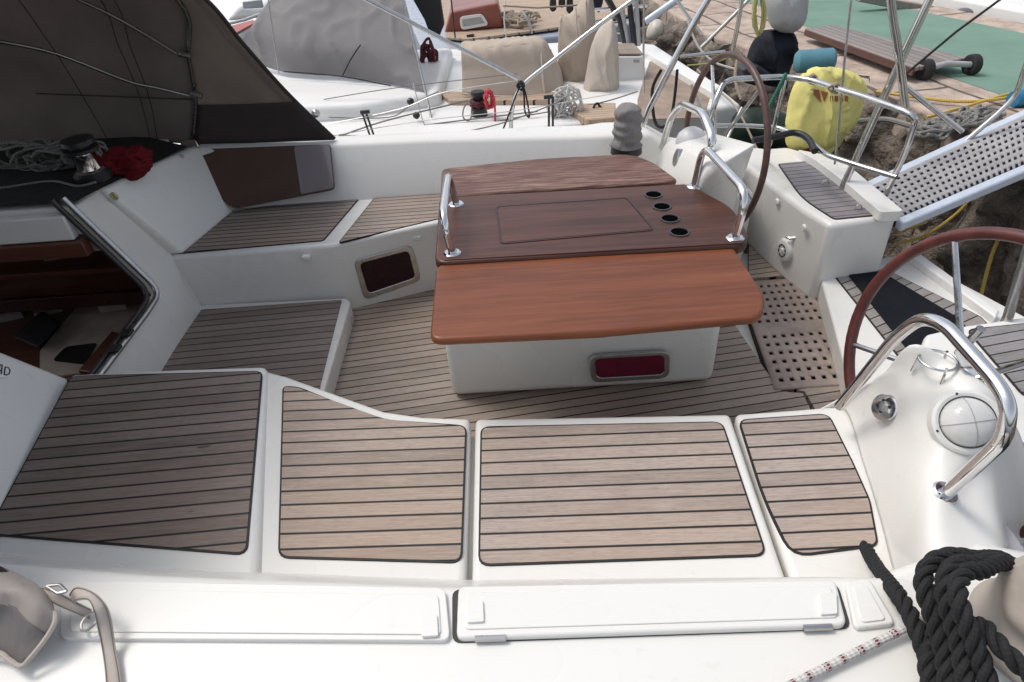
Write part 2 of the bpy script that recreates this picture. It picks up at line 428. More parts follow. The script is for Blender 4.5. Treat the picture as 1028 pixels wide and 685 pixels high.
def coil(c, r, turns, rx=1., rz=1., jit=.02, seed=0, n=14, plane='XZ', drop=0):
    rg = random.Random(seed); out = []
    for k in range(turns * n):
        t = 2 * math.pi * k / n; kk = 1 + rg.uniform(-jit, jit) * 8
        d = V((math.cos(t) * r * rx * kk, rg.uniform(-1, 1) * .03, math.sin(t) * r * rz * kk)) if plane == 'XZ' else V((math.cos(t) * r * rx * kk, math.sin(t) * r * rz * kk, rg.uniform(0, 1) * .03))
        out.append(V(c) + d + V((rg.uniform(-jit, jit), rg.uniform(-jit, jit), rg.uniform(-jit, jit) - drop * k / (turns * n))))
    return catmull(out, 3)
# ================================================================ SAILING YACHT (cockpit)
ZS = .42; UP = V((0, 0, 1)); DN = V((0, 0, -1))
Y = thing('sailing_yacht', 'white sailing yacht cockpit with teak benches, teak sole and open companionway', 'yacht', (0, 2.4, 0))
# --- hull and side decks
def ring(zs, pts): return [V((x, y, zs)) for x, y in pts]
hullout = [(-4.2, .1), (-2, .05), (0, .12), (.75, .35), (1.17, .9), (1.3, 1.12), (1.75, 1.35), (2.2, 1.62), (2.36, 1.8), (2.36, 2.85), (2.2, 3.05), (2.1, 3.5), (1.9, 4.1), (1.2, 4.55), (0, 4.66), (-2, 4.6), (-4.2, 4.5)]
bm = bmesh.new()
A = [bm.verts.new((x, y, -.02 if x > 1.55 else .38)) for x, y in hullout]
B = [bm.verts.new((x * .98, 2.4 + (y - 2.4) * .93, -.9)) for x, y in hullout]
for i in range(len(A) - 1): bm.faces.new((A[i], A[i + 1], B[i + 1], B[i]))
obj('hull', bm, GEL, Y, bevel=.01)
pris('side_deck', [V((-4.2, 4.5, .40)), V((-2, 4.6, .40)), V((0, 4.66, .40)), V((1.2, 4.55, .40)), V((1.9, 4.1, .40)), V((1.7, 3.9, .40)), V((.9, 4.0, .40)), V((-4.2, 4.0, .40))], (0, 0, -.06), GELR, Y, bevel=.01)
# --- cockpit sole: white base, teak panels on it
pris('sole_base', [V((-1.72, 1.5, -.012)), V((1.74, 1.5, -.012)), V((1.74, 3.6, -.012)), V((-1.72, 3.6, -.012))], (0, 0, -.05), GEL, Y) if False else pris('sole_base', [V((-1.72, 1.5, -.06)), V((1.74, 1.5, -.06)), V((1.74, 3.6, -.06)), V((-1.72, 3.6, -.06))], (0, 0, -.05), GEL, Y)
flo_a = ang_of((430, 190 + 0), (600, 170), 0)
A_FL = ang_of((700, 372), (480, 405), 0)
A_FL = A_FL - math.pi if abs(A_FL) > 1.6 else A_FL
TF = teak('sole_teak', A_FL, .054, (.38, .315, .275), (.22, .18, .155), .0035)
TFS = teak('step_teak', ang_of((200, 345), (325, 333), .12), .056, (.28, .225, .20), (.17, .135, .12), .0035)
pris('sole_teak', [P(x, y, 0) for x, y in [(346, 303), (440, 290), (600, 268), (748, 283), (737, 325), (768, 371), (785, 393), (806, 395), (814, 412), (800, 440), (420, 445), (323, 440), (324, 391)]], (0, 0, -.055), TF, Y)
pris('sole_teak', [P(x, y, 0) for x, y in [(790, 389), (852, 386), (862, 405), (850, 420), (819, 412), (808, 393)]], (0, 0, -.055), TF, Y)
pris('sole_teak', [P(x, y, 0) for x, y in [(752, 242), (778, 262), (806, 273), (806, 277), (752, 279)]], (0, 0, -.055), TF, Y)
# grating with real holes
def bil(q, u, v): return (q[0] * (1 - u) + q[1] * u) * (1 - v) + (q[3] * (1 - u) + q[2] * u) * v
gq = [P(752, 283, .006), P(805, 279, .006), P(876, 384, .006), P(784, 390, .006)]
gq[0] = P(741, 283, .006); gq[3] = P(778, 391, .006)
bm = bmesh.new(); nu, nv = 8, 13
us = [0, .07]; 
for k in range(nu): us += [us[-1] + .050, us[-1] + .050 + .0575]
us = [min(1, u * 1.0 / (us[-1] + .02)) for u in us] + [1]
vs = [0, .05]
for k in range(nv): vs += [vs[-1] + .032, vs[-1] + .032 + .040]
vs = [v / (vs[-1] + .012) for v in vs] + [1]
grid = [[bm.verts.new(bil(gq, u, v)) for v in vs] for u in us]
fs = []
mid = nv // 2
for i in range(len(us) - 1):
    for j in range(len(vs) - 1):
        hole = i % 2 == 1 and j % 2 == 1 and 0 < i < len(us) - 2 and 0 < j < len(vs) - 2 and (j - 1) // 2 != mid
        if not hole: fs.append(bm.faces.new((grid[i][j], grid[i + 1][j], grid[i + 1][j + 1], grid[i][j + 1])))
TG = plain('grating_teak', (.36, .29, .25), .65, var=.2, nscale=11, bumps=.0, bscale=60, bdist=.001, col2=(.26, .205, .175))
g = obj('floor_grating', bm, TG, Y, smooth=1); m = g.modifiers.new('solid', 'SOLIDIFY'); m.thickness = .016; m.offset = -1
pris('grating_recess', [p + V((0, 0, -.024)) for p in gq], (0, 0, -.036), plain('recess_shade', (.03, .02, .018), .8), Y)  # near-black colour puts the shade of the holes into the recess
# --- bridge step in front of the companionway
pris('bridge_step', [P(x, y, .114) for x, y in [(196, 306), (348, 299), (352, 303), (326, 390), (322, 445), (150, 445), (158, 372)]], (0, 0, -.14), GEL, Y, bevel=.012)
pris('step_teak', rpoly([P(x, y, .12) for x, y in [(202, 311), (343, 301), (321, 388), (318, 440), (150, 440), (163, 369)]], .01), (0, 0, -.008), TFS, Y)
# --- near bench: four moulded sections with teak panels
def seat_teak(px, z, mat, r=.03):
    pts = rpoly([P(x, y, z) for x, y in px], r)
    t = pris('teak_panel', pts, (0, 0, -.012), mat, Y)
    out = inset(pts, -.006)
    ring_frame('panel_caulking', [p + V((0, 0, -.0015)) for p in out], [p + V((0, 0, -.0015)) for p in inset(pts, .0015)], (0, 0, -.008), RUBBER, t)
    return t
def seat_block(px, z, depth=.07, bev=.02):
    return pris('bench_section', [P(x, y, z) for x, y in px], (0, 0, -depth), GEL, Y, bevel=bev, seg=4)
pris('bench_base', [V((-1.84, 2.16, .36)), V((-.95, 2.1, .36)), V((-.86, 2.03, .36)), V((-.5, 1.8, .36)), V((-.2, 1.70, .36)), V((1.0, 1.62, .36)), V((1.0, .9, .36)), V((-1.84, .9, .36))], (0, 0, -.42), GEL, Y, bevel=.015)
seat_block([(262, 370), (288, 377), (386, 412), (425, 417.5), (472, 419), (467, 596), (240, 600)], ZS)
seat_block([(477, 419.5), (560, 418), (733, 414.5), (796, 598), (473, 600)], ZS)
seat_block([(737.5, 414.5), (800, 410), (872, 404), (935, 600), (801, 598)], ZS)
seat_block([(70, 374), (180, 369), (268, 366), (259, 600), (-60, 606), (-10, 545)], .445, .1, .03)
ZL = .451; ZP = ZS + .006
a_l = ang_of((10, 497), (247, 475), ZL)
TL_ = teak('bench_teak_shaded', a_l, .0545, (.25, .20, .178), (.13, .10, .088), spots=True)  # left panel: sprayhood shade put into a darker copy of the bench teak
TM_ = teak('bench_teak', ang_of((283, 517), (465, 511), ZP), .0555, (.42, .34, .29), (.26, .205, .175), phase=.3)
TR_ = teak('bench_teak_long', ang_of((484, 518), (750, 509), ZP), .0565, (.43, .355, .315), (.265, .215, .19), phase=.15)
TA_ = teak('bench_teak_aft', ang_of((765, 489), (866, 484), ZP), .0565, (.42, .355, .325), (.26, .21, .19), phase=.6)
seat_teak([(72, 378), (262, 373), (246, 555), (-12, 535)], ZL, TL_)
seat_teak([(285, 388), (298, 389), (386, 421), (467, 428), (462, 563), (281, 558)], ZP, TM_, [.02, .03, .05, .03, .03, .03])
seat_teak([(484, 429), (724, 424), (768, 556), (482, 566)], ZP, TR_)
seat_teak([(743, 422), (831, 416), (855, 464), (872, 502), (880, 546), (796, 557), (768, 500)], ZP, TA_, [.03, .03, .02, .02, .02, .05, .1])
# --- near coaming with locker lids
st = [(-1.95, 1.36, 1.14), (-1.3, 1.24, 1.03), (-.9, 1.17, .965), (-.16, 1.08, .875), (.68, 1.02, .838), (.80, 1.0, .825), (.86, .99, .82)]
bm = bmesh.new(); rows = []
for x, yb, yt in st:
    rows.append([bm.verts.new(p) for p in [(x, yb, .40), (x, yt, .675), (x, .78 - .09 * (yt - .83) / .3 * -1, .676), (x, .12, .665), (x, .0, .40)]])
for a, b2 in zip(rows, rows[1:]):
    for k in range(4): bm.faces.new((a[k], b2[k], b2[k + 1], a[k + 1]))
for e in (rows[0], rows[-1]): bm.faces.new(e)
obj('near_coaming', bm, GEL, Y, bevel=.022, seg=4, smooth=60)
ZC = .676
def lid(px, r, h, name='locker_lid', bev=.006):
    return pris(name, rpoly([P(x, y, ZC + h) for x, y in px], r), (0, 0, -h - .004), GEL, Y, bevel=bev)
def ramped(px_out, px_in, h):   # raised lip round a lid
    o = rpoly([P(x, y, ZC + h) for x, y in px_out], .02); i = rpoly([P(x, y, ZC + h) for x, y in px_in], .015)
    return o, i
# dark sheet painting the shadow gap round the long lid; lids and latches
gap = rpoly([P(x, y, ZC + .002) for x, y in [(454, 592), (841, 586), (855, 631), (454, 645.5)]], .02)
pris('lid_gap_shade', gap, (0, 0, -.004), plain('gap_shade_grey', (.05, .05, .05), .7), Y)
l1 = lid([(460, 588), (839, 581.5), (851, 627.5), (458, 641)], .018, .016)
l1i = pris('lid_panel', rpoly([P(x, y, ZC + .019) for x, y in [(468, 595), (834, 588), (842, 620), (466, 632)]], .012), (0, 0, -.004), GEL, l1, bevel=.0028)
l2 = lid([(60, 584), (114, 583), (447, 590), (452, 643), (60, 641)], .02, .012, bev=.009)
pris('lid_panel', rpoly([P(x, y, ZC + .0155) for x, y in [(70, 593), (120, 592), (440, 597), (443, 637), (70, 634)]], .012), (0, 0, -.004), GEL, l2, bevel=.0033)
l3 = lid([(848, 583), (873, 580), (900, 626), (858, 631)], .015, .012)
pris('lid_panel', rpoly([P(x, y, ZC + .0155) for x, y in [(856, 589), (870, 587), (890, 622), (865, 625)]], .01), (0, 0, -.004), GEL, l3, bevel=.003)
for (x, y, par, h) in ((477, 614, l1, .019), (832, 606, l1, .019), (431, 628, l2, .0155)):
    q = [P(x - 9, y - 10, ZC + h + .006), P(x + 8, y - 11, ZC + h + .006), P(x + 9, y + 10, ZC + h + .006), P(x - 8, y + 11, ZC + h + .006)]
    lt = pris('latch', rpoly(q, .004), (0, 0, -.008), GEL, par, bevel=.002)
    pris('latch_shadow_slot', [p + V((.0, .007, -.0046)) for p in q], (0, 0, -.001), GREYPL, lt) if False else None
for x0, x1, y0 in ((477, 508, 641.5), (806, 835, 630.5)):
    obj('hinge', tube(bmesh.new(), [P(x0, y0, ZC + .01), P(x1, y0 - 1, ZC + .01)], .0075, 8), STEELR, l1)
# --- forward bulkhead pieces either side of the companionway
A0 = V((-1.83, 2.15, .40)); B0 = V((-1.60, 1.28, .40)); dv = V((-.11, -.10, .23))
pris('bulkhead_moulding', [A0, B0, B0 + dv * 2.1, A0 + dv * 2.1], (-.35, 0, -.05), GEL, Y, bevel=.02)
O1 = V((-1.97, 2.85, .86)); O2 = V((-1.74, 2.83, .385)); TLp = V((-1.985, 3.10, .845)); BLp = V((-1.785, 3.19, .40))
bm = bmesh.new()
fr = [O1, O2, V((-1.735, 2.2, .385)), V((-1.74, 1.6, .385)), V((-1.70, 1.6, .08)), V((-1.705, 2.3, .08)), V((-1.725, 3.14, .08)), BLp, TLp]
prism(bm, fr, (-.05, 0, 0)); obj('companionway_bulkhead', bm, GEL, Y, bevel=.01)
pt = [TLp, V((-1.835, 3.92, .755)), V((-1.64, 3.76, .41)), V((-1.77, 3.18, .41))]
bk = pris('bulkhead_backrest', [p + V((.03, 0, .01)) for p in pt], (-.3, 0, -.0), GEL, Y, bevel=.022, seg=4)
for x, y in ((115, 197), (183, 158)):
    c = PP(x, y, pt[0] + V((.03, 0, .01)), (pt[1] - pt[0]).cross(pt[3] - pt[0]))
    nn = (pt[3] - pt[0]).cross(pt[1] - pt[0]).normalized(); nn = nn if nn.x > 0 else -nn
    lat('drain_fitting', c, nn, [(0, .006), (.006, .006), (.008, .002), (.017, .004), (.02, .002), (.02, -.004)], plain('brass_fitting', (.40, .36, .16), .35, .6) if x < 150 else GREYPL, bk)
# rails framing the hatch
rp = [P(74, 208, .88), O1 + V((.02, -.006, .01)), O2 + V((.025, -.012, .012)), V((-1.715, 2.74, .40)), V((-1.72, 2.2, .40)), V((-1.72, 1.9, .40))]
rp = [O1 + V((-.02, -.006, .05)), O2 + V((.012, -.006, .02)), V((-1.722, 2.66, .398)), V((-1.722, 2.2, .398)), V((-1.722, 1.9, .398))]
tub('companionway_frame', rp, .014, STEELR, Y, rad=.1)
tub('companionway_track', [p + V((-.04, -.02, 0)) for p in rp], .013, plain('track_dark', (.04, .03, .03), .3), Y, rad=.1)
for k in (2.42, 2.3):
    obj('hatch_catch', box(bmesh.new(), (-1.742, k, .41), (-1.70, k + .05, .425)), BLACK, Y, bevel=.004)
# badge on the near moulding, partly outside the picture
nb = (B0 - A0).cross(dv).normalized(); nb = nb if nb.x > 0 else -nb
def on_bulk(x, y, off=.002): return PP(x, y, A0 + nb * off, nb)
def stroke(name, pxs, w, off, mat, par): 
    bm = bmesh.new(); tube(bm, [on_bulk(x, y, off) for x, y in pxs], w, 6); return obj(name, bm, mat, par)
bdg = pris('builder_badge', rpoly([on_bulk(x, y, .004) for x, y in [(-26, 357), (-4, 363.5), (6, 367), (12, 373), (9, 379), (1, 379.5), (-10, 377), (-28, 371)]], .006), tuple(-.004 * nb), WHITE2, Y)
for L in ([(-3, 374), (0.5, 366), (2.3, 366.6), (1.2, 375.5)], [(-1.5, 371.5), (1.6, 372.3)], [(4.2, 376.2), (5.3, 368.3), (8.5, 369.2), (10.2, 372), (9.2, 375.4), (6.5, 376.6), (4.2, 376.2)], [(-15, 371), (-13, 363)], [(-15, 371), (-10, 372.5)]):
    stroke('badge_letter', L, .0022, .0055, BLACK, bdg)
# --- far bench
TFAR = teak('far_bench_teak', ang_of((185, 248), (325, 238), .43), .047, (.36, .295, .26), (.225, .18, .16))
base = [(-1.82, 3.15), (-.93, 3.17), (-.85, 3.2), (-.36, 3.36), (1.0, 3.42), (1.45, 3.45), (1.45, 3.9), (-1.85, 3.95)]
pris('far_bench', [V((x, y, ZS)) for x, y in base], (0, 0, -.44), GEL, Y, bevel=.02, seg=4)
seat_teak([(178, 254), (324, 241), (366, 192), (236, 212)], ZS + .006, TFAR, .012)
seat_teak([(341, 243), (441, 219), (600, 200), (600, 178), (376, 199)], ZS + .006, TFAR, .012)
# portlight in the angled bench front
pa, pb = V((-.85, 3.2, 0)), V((-.36, 3.36, 0)); pn = (pb - pa).cross(UP).normalized(); pn = pn if pn.y < 0 else -pn
def portlight(px_o, px_i, p0, n, par, glass, name='portlight'):
    o = rpoly([PP(x, y, p0 + n * .012, n) for x, y in px_o], .045, 6); i = rpoly([PP(x, y, p0 + n * .012, n) for x, y in px_i], .03, 6)
    f = ring_frame(name, o, i, tuple(-.02 * n), STEELR, par, bevel=.004)
    pris('pane', [p - n * .004 for p in inset(i, -.002)], tuple(-.006 * n), glass, f)
    return f
portlight([(355, 262), (414, 246), (423, 282), (366, 302)], [(361, 265), (410, 252), (417, 279), (370, 295)], pa, pn, Y, DARKGLASS)
for x, y in ((177, 276), (307, 259), (418, 239)):
    yy = PY(x, y, 3.14)
    if x == 418: yy = PP(x, y, pa, pn)
    obj('courtesy_light', box(bmesh.new(), (yy.x - .022, yy.y - .008, yy.z - .012), (yy.x + .022, yy.y + .03, yy.z + .012)), GREYPL if False else WHITE2, Y, bevel=.006)
# --- far coaming
st = [(-1.9, .765), (-1.2, .735), (-.4, .715), (.3, .70), (.55, .69), (.66, .70), (.9, .69), (1.0, .63), (1.12, .56), (1.45, .50)]
bm = bmesh.new(); rows = []
for x, zt in st:
    dy = 0 if x < .3 else -.06 if x < .6 else -.1
    rows.append([bm.verts.new(p) for p in [(x, 3.74 + dy * .3, .40), (x, 3.765 + dy * .3, .47), (x, 3.90 + dy, zt - .01), (x, 3.945 + dy, zt), (x, 4.07, zt - .01), (x, 4.14, .36)]])
for a, b2 in zip(rows, rows[1:]):
    for k in range(5): bm.faces.new((a[k], b2[k], b2[k + 1], a[k + 1]))
for e in (rows[0], rows[-1]): bm.faces.new(e)
obj('far_coaming', bm, GEL, Y, bevel=.02, seg=4, smooth=60)
# --- cabin roof and interior seen through the hatch
pris('coachroof', [V((-1.98, 2.852, .86)), V((-1.99, 4.02, .80)), V((-4.2, 3.95, .84)), V((-4.2, 2.852, .88))], (0, 0, -.14), GELR, Y, bevel=.01)
obj('roof_mat', hull([P(x, y, z_ + d_) for x, y, z_ in [(-90, 212, .89), (78, 201, .885), (98, 188, .86), (188, 147, .785), (150, 138, .83), (-90, 130, .86)] for d_ in (0, -.03)]), plain('dark_roof_mat', (.012, .011, .011), .9, var=.3), Y)
pris('coachroof', [V((-2.02, .8, .85)), V((-2.02, 1.98, .85)), V((-4.2, 1.98, .88)), V((-4.2, .8, .84))], (0, 0, -.14), GELR, Y, bevel=.01)
obj('hatch_coaming', box(bmesh.new(), (-4.2, 2.80, .72), (-2.0, 2.849, .84)), WHITE2, Y, bevel=.008)
obj('hatch_trim', box(bmesh.new(), (-4.2, 2.78, .64), (-1.96, 2.84, .716)), WOODIN, Y, bevel=.006)
obj('cabin_side', box(bmesh.new(), (-4.6, 3.5, -1.1), (-1.80, 3.55, .66)), WOODIN, Y)
obj('cabin_front', box(bmesh.new(), (-4.65, 1.2, -1.1), (-4.6, 3.55, .7)), WOODIN, Y)
obj('cabin_inner_side', box(bmesh.new(), (-4.6, 1.2, -1.1), (-1.80, 1.25, .66)), WOODIN, Y)
obj('cabin_sole', box(bmesh.new(), (-4.6, 1.25, -1.15), (-1.80, 3.5, -1.1)), WOODIN, Y)
INCREAM = plain('galley_cream', (.62, .51, .42), .5, var=.15)
gc = obj('galley_counter', box(bmesh.new(), (-3.3, 2.72, -.6), (-1.83, 3.49, -.02)), WOODIN, Y, bevel=.01)
pris('counter_top', rpoly([P(x, y, -.01) for x, y in [(40, 352), (92, 290), (128, 284), (152, 300), (96, 372), (40, 380)]], .03), (0, 0, -.012), INCREAM, gc)
pris('sink', rpoly([P(x, y, -.006) for x, y in [(52, 362), (66, 348), (98, 344), (86, 366)]], .03), (0, 0, -.003), BLACK, gc)
obj('galley_shelf', box(bmesh.new(), (-4.4, 3.2, .33), (-1.85, 3.49, .36)), WOODIN, Y, bevel=.004)
obj('galley_rail', box(bmesh.new(), (-4.4, 3.2, .12), (-1.85, 3.23, .2)), plain('dark_mahogany_rail', (.05, .014, .01), .3), Y, bevel=.004)
pris('cabin_step', [P(x, y, .1) for x, y in [(78, 372), (112, 332), (120, 334), (100, 374)]], (0, 0, -.03), WOODIN, Y, bevel=.006)
pris('white_hatch_liner', [PY(x, y, 2.9) for x, y in [(72, 232), (100, 231), (118, 252), (94, 252)]], (0, .02, 0), plain('liner_grey', (.45, .43, .42), .5), Y)
pris('chart_table', [P(x, y, -.05) for x, y in [(-60, 318), (38, 303), (62, 318), (10, 350), (-60, 360)]], (0, 0, -.03), wood('locker_oak', (.55, .32, .15), (.38, .2, .09), .4), Y)
# --- helm area and stern: far stern seat
ZB = .45
fs_top = [(733, 150), (790, 147), (838, 160), (902, 216), (834, 226), (806, 209), (762, 172)]
q = [P(x, y, ZB) for x, y in fs_top]
q[0] = V((1.42, 4.05, ZB)); q[6] = P(752, 168, ZB)
pris('stern_seat', q, (0, 0, -.47), GEL, Y, bevel=.03, seg=4)
pris('seat_coaming', rpoly([P(x, y, ZB + .05) for x, y in [(800, 150), (842, 158), (908, 212), (884, 213), (850, 184), (818, 160)]], .03), (0, 0, -.055), GEL, Y, bevel=.022, seg=4)
TSS = teak('stern_seat_teak', ang_of((795, 189), (834, 185), ZB), .052, (.25, .24, .27), (.17, .16, .18), .003)
seat_teak([(782, 164.5), (814, 161.5), (846, 190), (883, 215), (838, 219.5), (806, 199)], ZB + .006, TSS, [.015, .015, .2, .015, .015, .15])
for x, y in ((829, 183), (862, 208)):
    c = P(x, y, ZB + .02); tub('pad_eye', [c + V((-.02, 0, -.015)), c + V((-.01, 0, .012)), c + V((.012, 0, .012)), c + V((.022, 0, -.015))], .004, STEEL, Y, rad=.01, n=6)
# inboard face of that seat: shower grille, catch, bungs
fa, fb = P(752, 168, ZB), P(834, 226, ZB); fn = (fb - fa).cross(UP).normalized(); fn = fn if fn.x < 0 else -fn
fp = lambda x, y, o=0: PP(x, y, fa + fn * o, fn)
ss_ = S.objects['stern_seat']; hp, hn = hit(ss_, 789.5, 251); fn = hn; fa = hp
hp = hp + fn * .012; fa = hp
gr = lat('engine_grille', hp, fn, [(0, .02), (.012, .02), (.016, .014), (.05, .014), (.062, .010), (.068, 0), (.068, -.02)], GEL, Y, 32)
aa, bb, _ = frame_of(fn); cc = hp + fn * .0145
for k in range(8):
    t0 = k * math.pi / 4 + .12; t1 = (k + 1) * math.pi / 4 - .12
    arc = [cc + (aa * math.cos(t0 + (t1 - t0) * j / 5) + bb * math.sin(t0 + (t1 - t0) * j / 5)) * .034 for j in range(6)]
    obj('grille_slot', tube(bmesh.new(), arc, .0048, 6), plain('slot_dark', (.05, .05, .05), .6), gr)
hq, hm = hit(ss_, 796, 239)
lt = obj('door_catch', tube(bmesh.new(), [hq + V((-.03, .02, .0)), hq + hm * .02, hq + V((.03, -.02, .012)) + hm * .01], .009, 10), CHROME, Y)
for x, y in ((780, 203), (807, 229)):
    lat('seat_bung', fp(x, y, 0), fn, [(0, .008), (.014, .008), (.02, .003), (.022, -.002)], GEL, Y, 18)
# stern platform with teak and black mat
pris('stern_platform', [P(x, y, .115) for x, y in [(834, 270), (908, 254), (1030, 318), (1120, 400), (1040, 470), (860, 410), (822, 271)]], (0, 0, -.13), GEL, Y, bevel=.012)
PLT = teak('platform_teak', ang_of((838, 285), (985, 335), .12) + 1.57, .062, (.30, .28, .28), (.2, .19, .19), .0035)
PLT = teak('platform_teak', ang_of((925, 392), (962, 374), .12), .06, (.32, .295, .285), (.21, .195, .19), .0035)
seat_teak([(839, 277), (889, 270.5), (984, 318), (1010, 345), (950, 380), (925, 385)], .122, PLT, .015)
mt = pris('black_mat', rpoly([P(x, y, .130) for x, y in [(852, 276), (884, 272), (962, 319), (985, 345), (940, 378), (915, 355)]], .01), (0, 0, -.006), plain('rubber_mat', (.008, .009, .014), .85, bumps=.5, bscale=300, bdist=.001, spec=.2), Y)
pris('stern_rub_strip', [P(x, y, .16) for x, y in [(908, 252), (918, 250), (1004, 312), (1000, 318)]], (0, 0, -.05), WHITE2, Y, bevel=.01)
# near stern quarter
nq = [V((1.60, 1.98, .46)), P(968, 326, .46), P(1035, 316, .46), V((2.25, 1.9, .46)), V((1.95, 1.5, .46)), V((1.5, 1.25, .46)), V((1.42, 1.3, .46)), V((1.35, 1.5, .46)), V((1.42, 1.75, .46))]
pris('stern_quarter', nq, (0, 0, -.5), GEL, Y, bevel=.02, seg=4)
TQ = teak('quarter_teak', ang_of((985, 360), (1028, 352), .466), .05, (.27, .255, .265), (.18, .17, .175), .003)
seat_teak([(972, 331), (1060, 322), (1090, 392), (1030, 398)], .466, TQ, .03)
pris('gunwale_strip', rpoly([P(x, y, .475) for x, y in [(974, 500), (990, 500), (1021, 540), (1040, 575), (1012, 556)]], .015), (0, 0, -.08), plain('lilac_grey_vinyl', (.42, .41, .44), .6, var=.1), Y, bevel=.008)
# ================================================================ COCKPIT TABLE
T = thing('cockpit_table', 'varnished mahogany cockpit table with two leaves on a white pedestal box', 'table', (.32, 2.5, 0))
pris('pedestal_box', [V((-.30, 2.32, .40)), V((.93, 2.30, .40)), V((.93, 2.95, .40)), V((-.30, 2.95, .40))], (0, 0, -.395), GEL, T, bevel=.045, seg=5)
bx = bpy.context.scene.objects['pedestal_box']
pris('pedestal_lip', [V((-.31, 2.310, .47)), V((.94, 2.290, .47)), V((.94, 2.96, .47)), V((-.31, 2.96, .47))], (0, 0, -.14), GEL, T, bevel=.03, seg=4)
portlight([(591, 358), (673, 353), (672, 380), (594, 385)], [(597, 361), (667, 357), (667, 376), (599, 380)], V((.32, 2.292, 0)), V((-0.016, -1, 0)).normalized(), bx, REDGLASS)
obj('table_frame', box(bmesh.new(), (-.12, 2.05, .60), (.80, 3.1, .70)), MAH_C, T, bevel=.01)
ZT = .76
def top(name, px, z, th, mat, r, bev=.012): return pris(name, rpoly([P(x, y, z) for x, y in px], r, 6), (0, 0, -th), mat, T, bevel=bev, seg=3)
fl = top('table_leaf', [(438, 265), (560, 256), (736, 247), (768, 296), (766, 318), (600, 333), (431, 341)], .745, .032, MAH_F, [.05, .0, .03, .04, .05, 0, .05])
fl['label'] = 'orange varnished front leaf'
ct = top('table_centre', [(441, 198), (565, 191), (690, 184), (735, 207), (752, 234), (749, 246), (600, 254), (436, 264)], ZT, .045, MAH_C, [.05, 0, .03, .08, .05, .05, 0, .06])
rl = top('table_leaf', [(443, 169), (540, 159), (634, 154), (657, 163), (682, 181), (560, 189), (442, 198)], .748, .03, MAH_R, [.05, 0, .08, .05, .04, 0, .03])
rl['label'] = 'worn rear leaf with flaking varnish'
# routed bottle-locker lid outline, raised strip along the front
o = rpoly([P(x, y, ZT + .0025) for x, y in [(497, 207), (630, 198), (658, 231), (502, 245)]], .03, 6)
ring_frame('locker_lid_groove', o, inset(o, .008), (0, 0, -.004), plain('groove_wood', (.028, .011, .009), .4), ct)
pris('locker_lid', inset(o, .011), (0, 0, -.004), MAH_C, ct, bevel=.002)
pris('centre_rim', [P(x, y, ZT + .004) for x, y in [(447, 258), (745, 241), (746, 244), (446, 261)]], (0, 0, -.006), MAH_C, ct, bevel=.002)
lat('finger_hole', P(569, 207, ZT + .001), UP, [(0, .001), (.011, .001), (.0115, -.002)], RUBBER, ct, 16)
for x, y in ((656, 196), (664.5, 208), (672.5, 220), (682, 233.5)):
    c = P(x, y, ZT)
    ch = lat('cup_holder', c, UP, [(.034, .001), (.035, .005), (.041, .005), (.043, .002), (.043, -.002)], plain('cup_ring', (.05, .045, .045), .3), ct, 28)
    lat('cup_well', c, UP, [(0, .0012), (.034, .0012), (.035, .003)], plain('well_shade', (.003, .003, .003), .9, spec=0), ch, 24)  # flat black disc paints the shaded depth of the well
def handle(f0, f1, h, lean):
    a, b2 = P(*f0, ZT), P(*f1, ZT); u = UP * h + V((lean, 0, 0))
    o = tub('handrail', [a, a + u, b2 + u, b2], .0165, CHROME, T, rad=.09, n=16)
    for c in (a, b2): lat('flange', c, UP, [(0, .006), (.030, .006), (.036, .001), (.036, -.003)], CHROME, o, 24)
handle((458, 205), (454, 254), .155, -.02)
handle((697, 187), (738, 239), .19, .02)

# ================================================================ HELM PEDESTALS AND WHEELS
def pedestal(name, label, mir, dx):
    fy = (lambda y: y) if not mir else (lambda y: 4.76 - y)
    r = thing(name, label, 'helm pedestal', (1.2 + dx, fy(1.3), 0), 'helm pedestals')
    rows = [[V((1.02, 1.67, .36)), V((1.08, 1.68, .36)), V((1.18, 1.66, .36)), V((1.25, 1.62, .36)), V((1.32, 1.62, .36))],
        [P(846, 409, .42), P(872, 388, .57), P(895, 371, .70), P(912, 355, .785), V((1.32, 1.52, .36))],
        [P(868, 468, .423), P(893, 425, .57), P(918, 399, .70), P(955, 366, .785), V((1.42, 1.4, .36))],
        [P(884, 520, .423), P(912, 470, .58), P(948, 437, .695), P(992, 390, .78), V((1.5, 1.25, .36))],
        [P(893, 555, .423), P(925, 500, .60), P(962, 462, .66), P(1012, 420, .72), V((1.5, 1.1, .36))],
        [P(902, 590, .43), P(936, 545, .62), P(971, 500, .60), P(1004, 468, .60), V((1.5, 1.1, .2))],
        [P(925, 640, .6), P(965, 600, .61), P(1005, 556, .59), P(1010, 556, .45), V((1.3, .95, .2))]]
    if mir:
        q = [PX(664, 152, .92), PX(671, 139, .97), PX(716, 154, .97), PX(718, 170, .93), V((.86, 3.75, .38)), V((.84, 3.1, .38)), V((1.2, 3.75, .38)), V((1.2, 3.1, .38)), PX(671, 139, .97) + V((.2, .02, .03)), PX(716, 154, .97) + V((.2, 0, .03))]
        return r, obj('housing', hull(q), GEL, r, bevel=.05, seg=6, smooth=70)
    rows = [[V((p.x + dx, fy(p.y), p.z)) for p in rw] for rw in rows]
    h = obj('housing', net(rows, 8, 8), GEL, r, smooth=180, solid=.006)
    return r, h
np_, nh = pedestal('helm_pedestal', 'white helm pedestal nearest the viewer, with engine panel and polished drink ring', False, 0)
n0 = V((1.13 - .985, 0, .31)); n0 = V((-.31, 0, .145)).normalized()
hA, hB, hC = (hit(nh, *q)[0] for q in ((881, 402), (906, 404), (892, 427)))
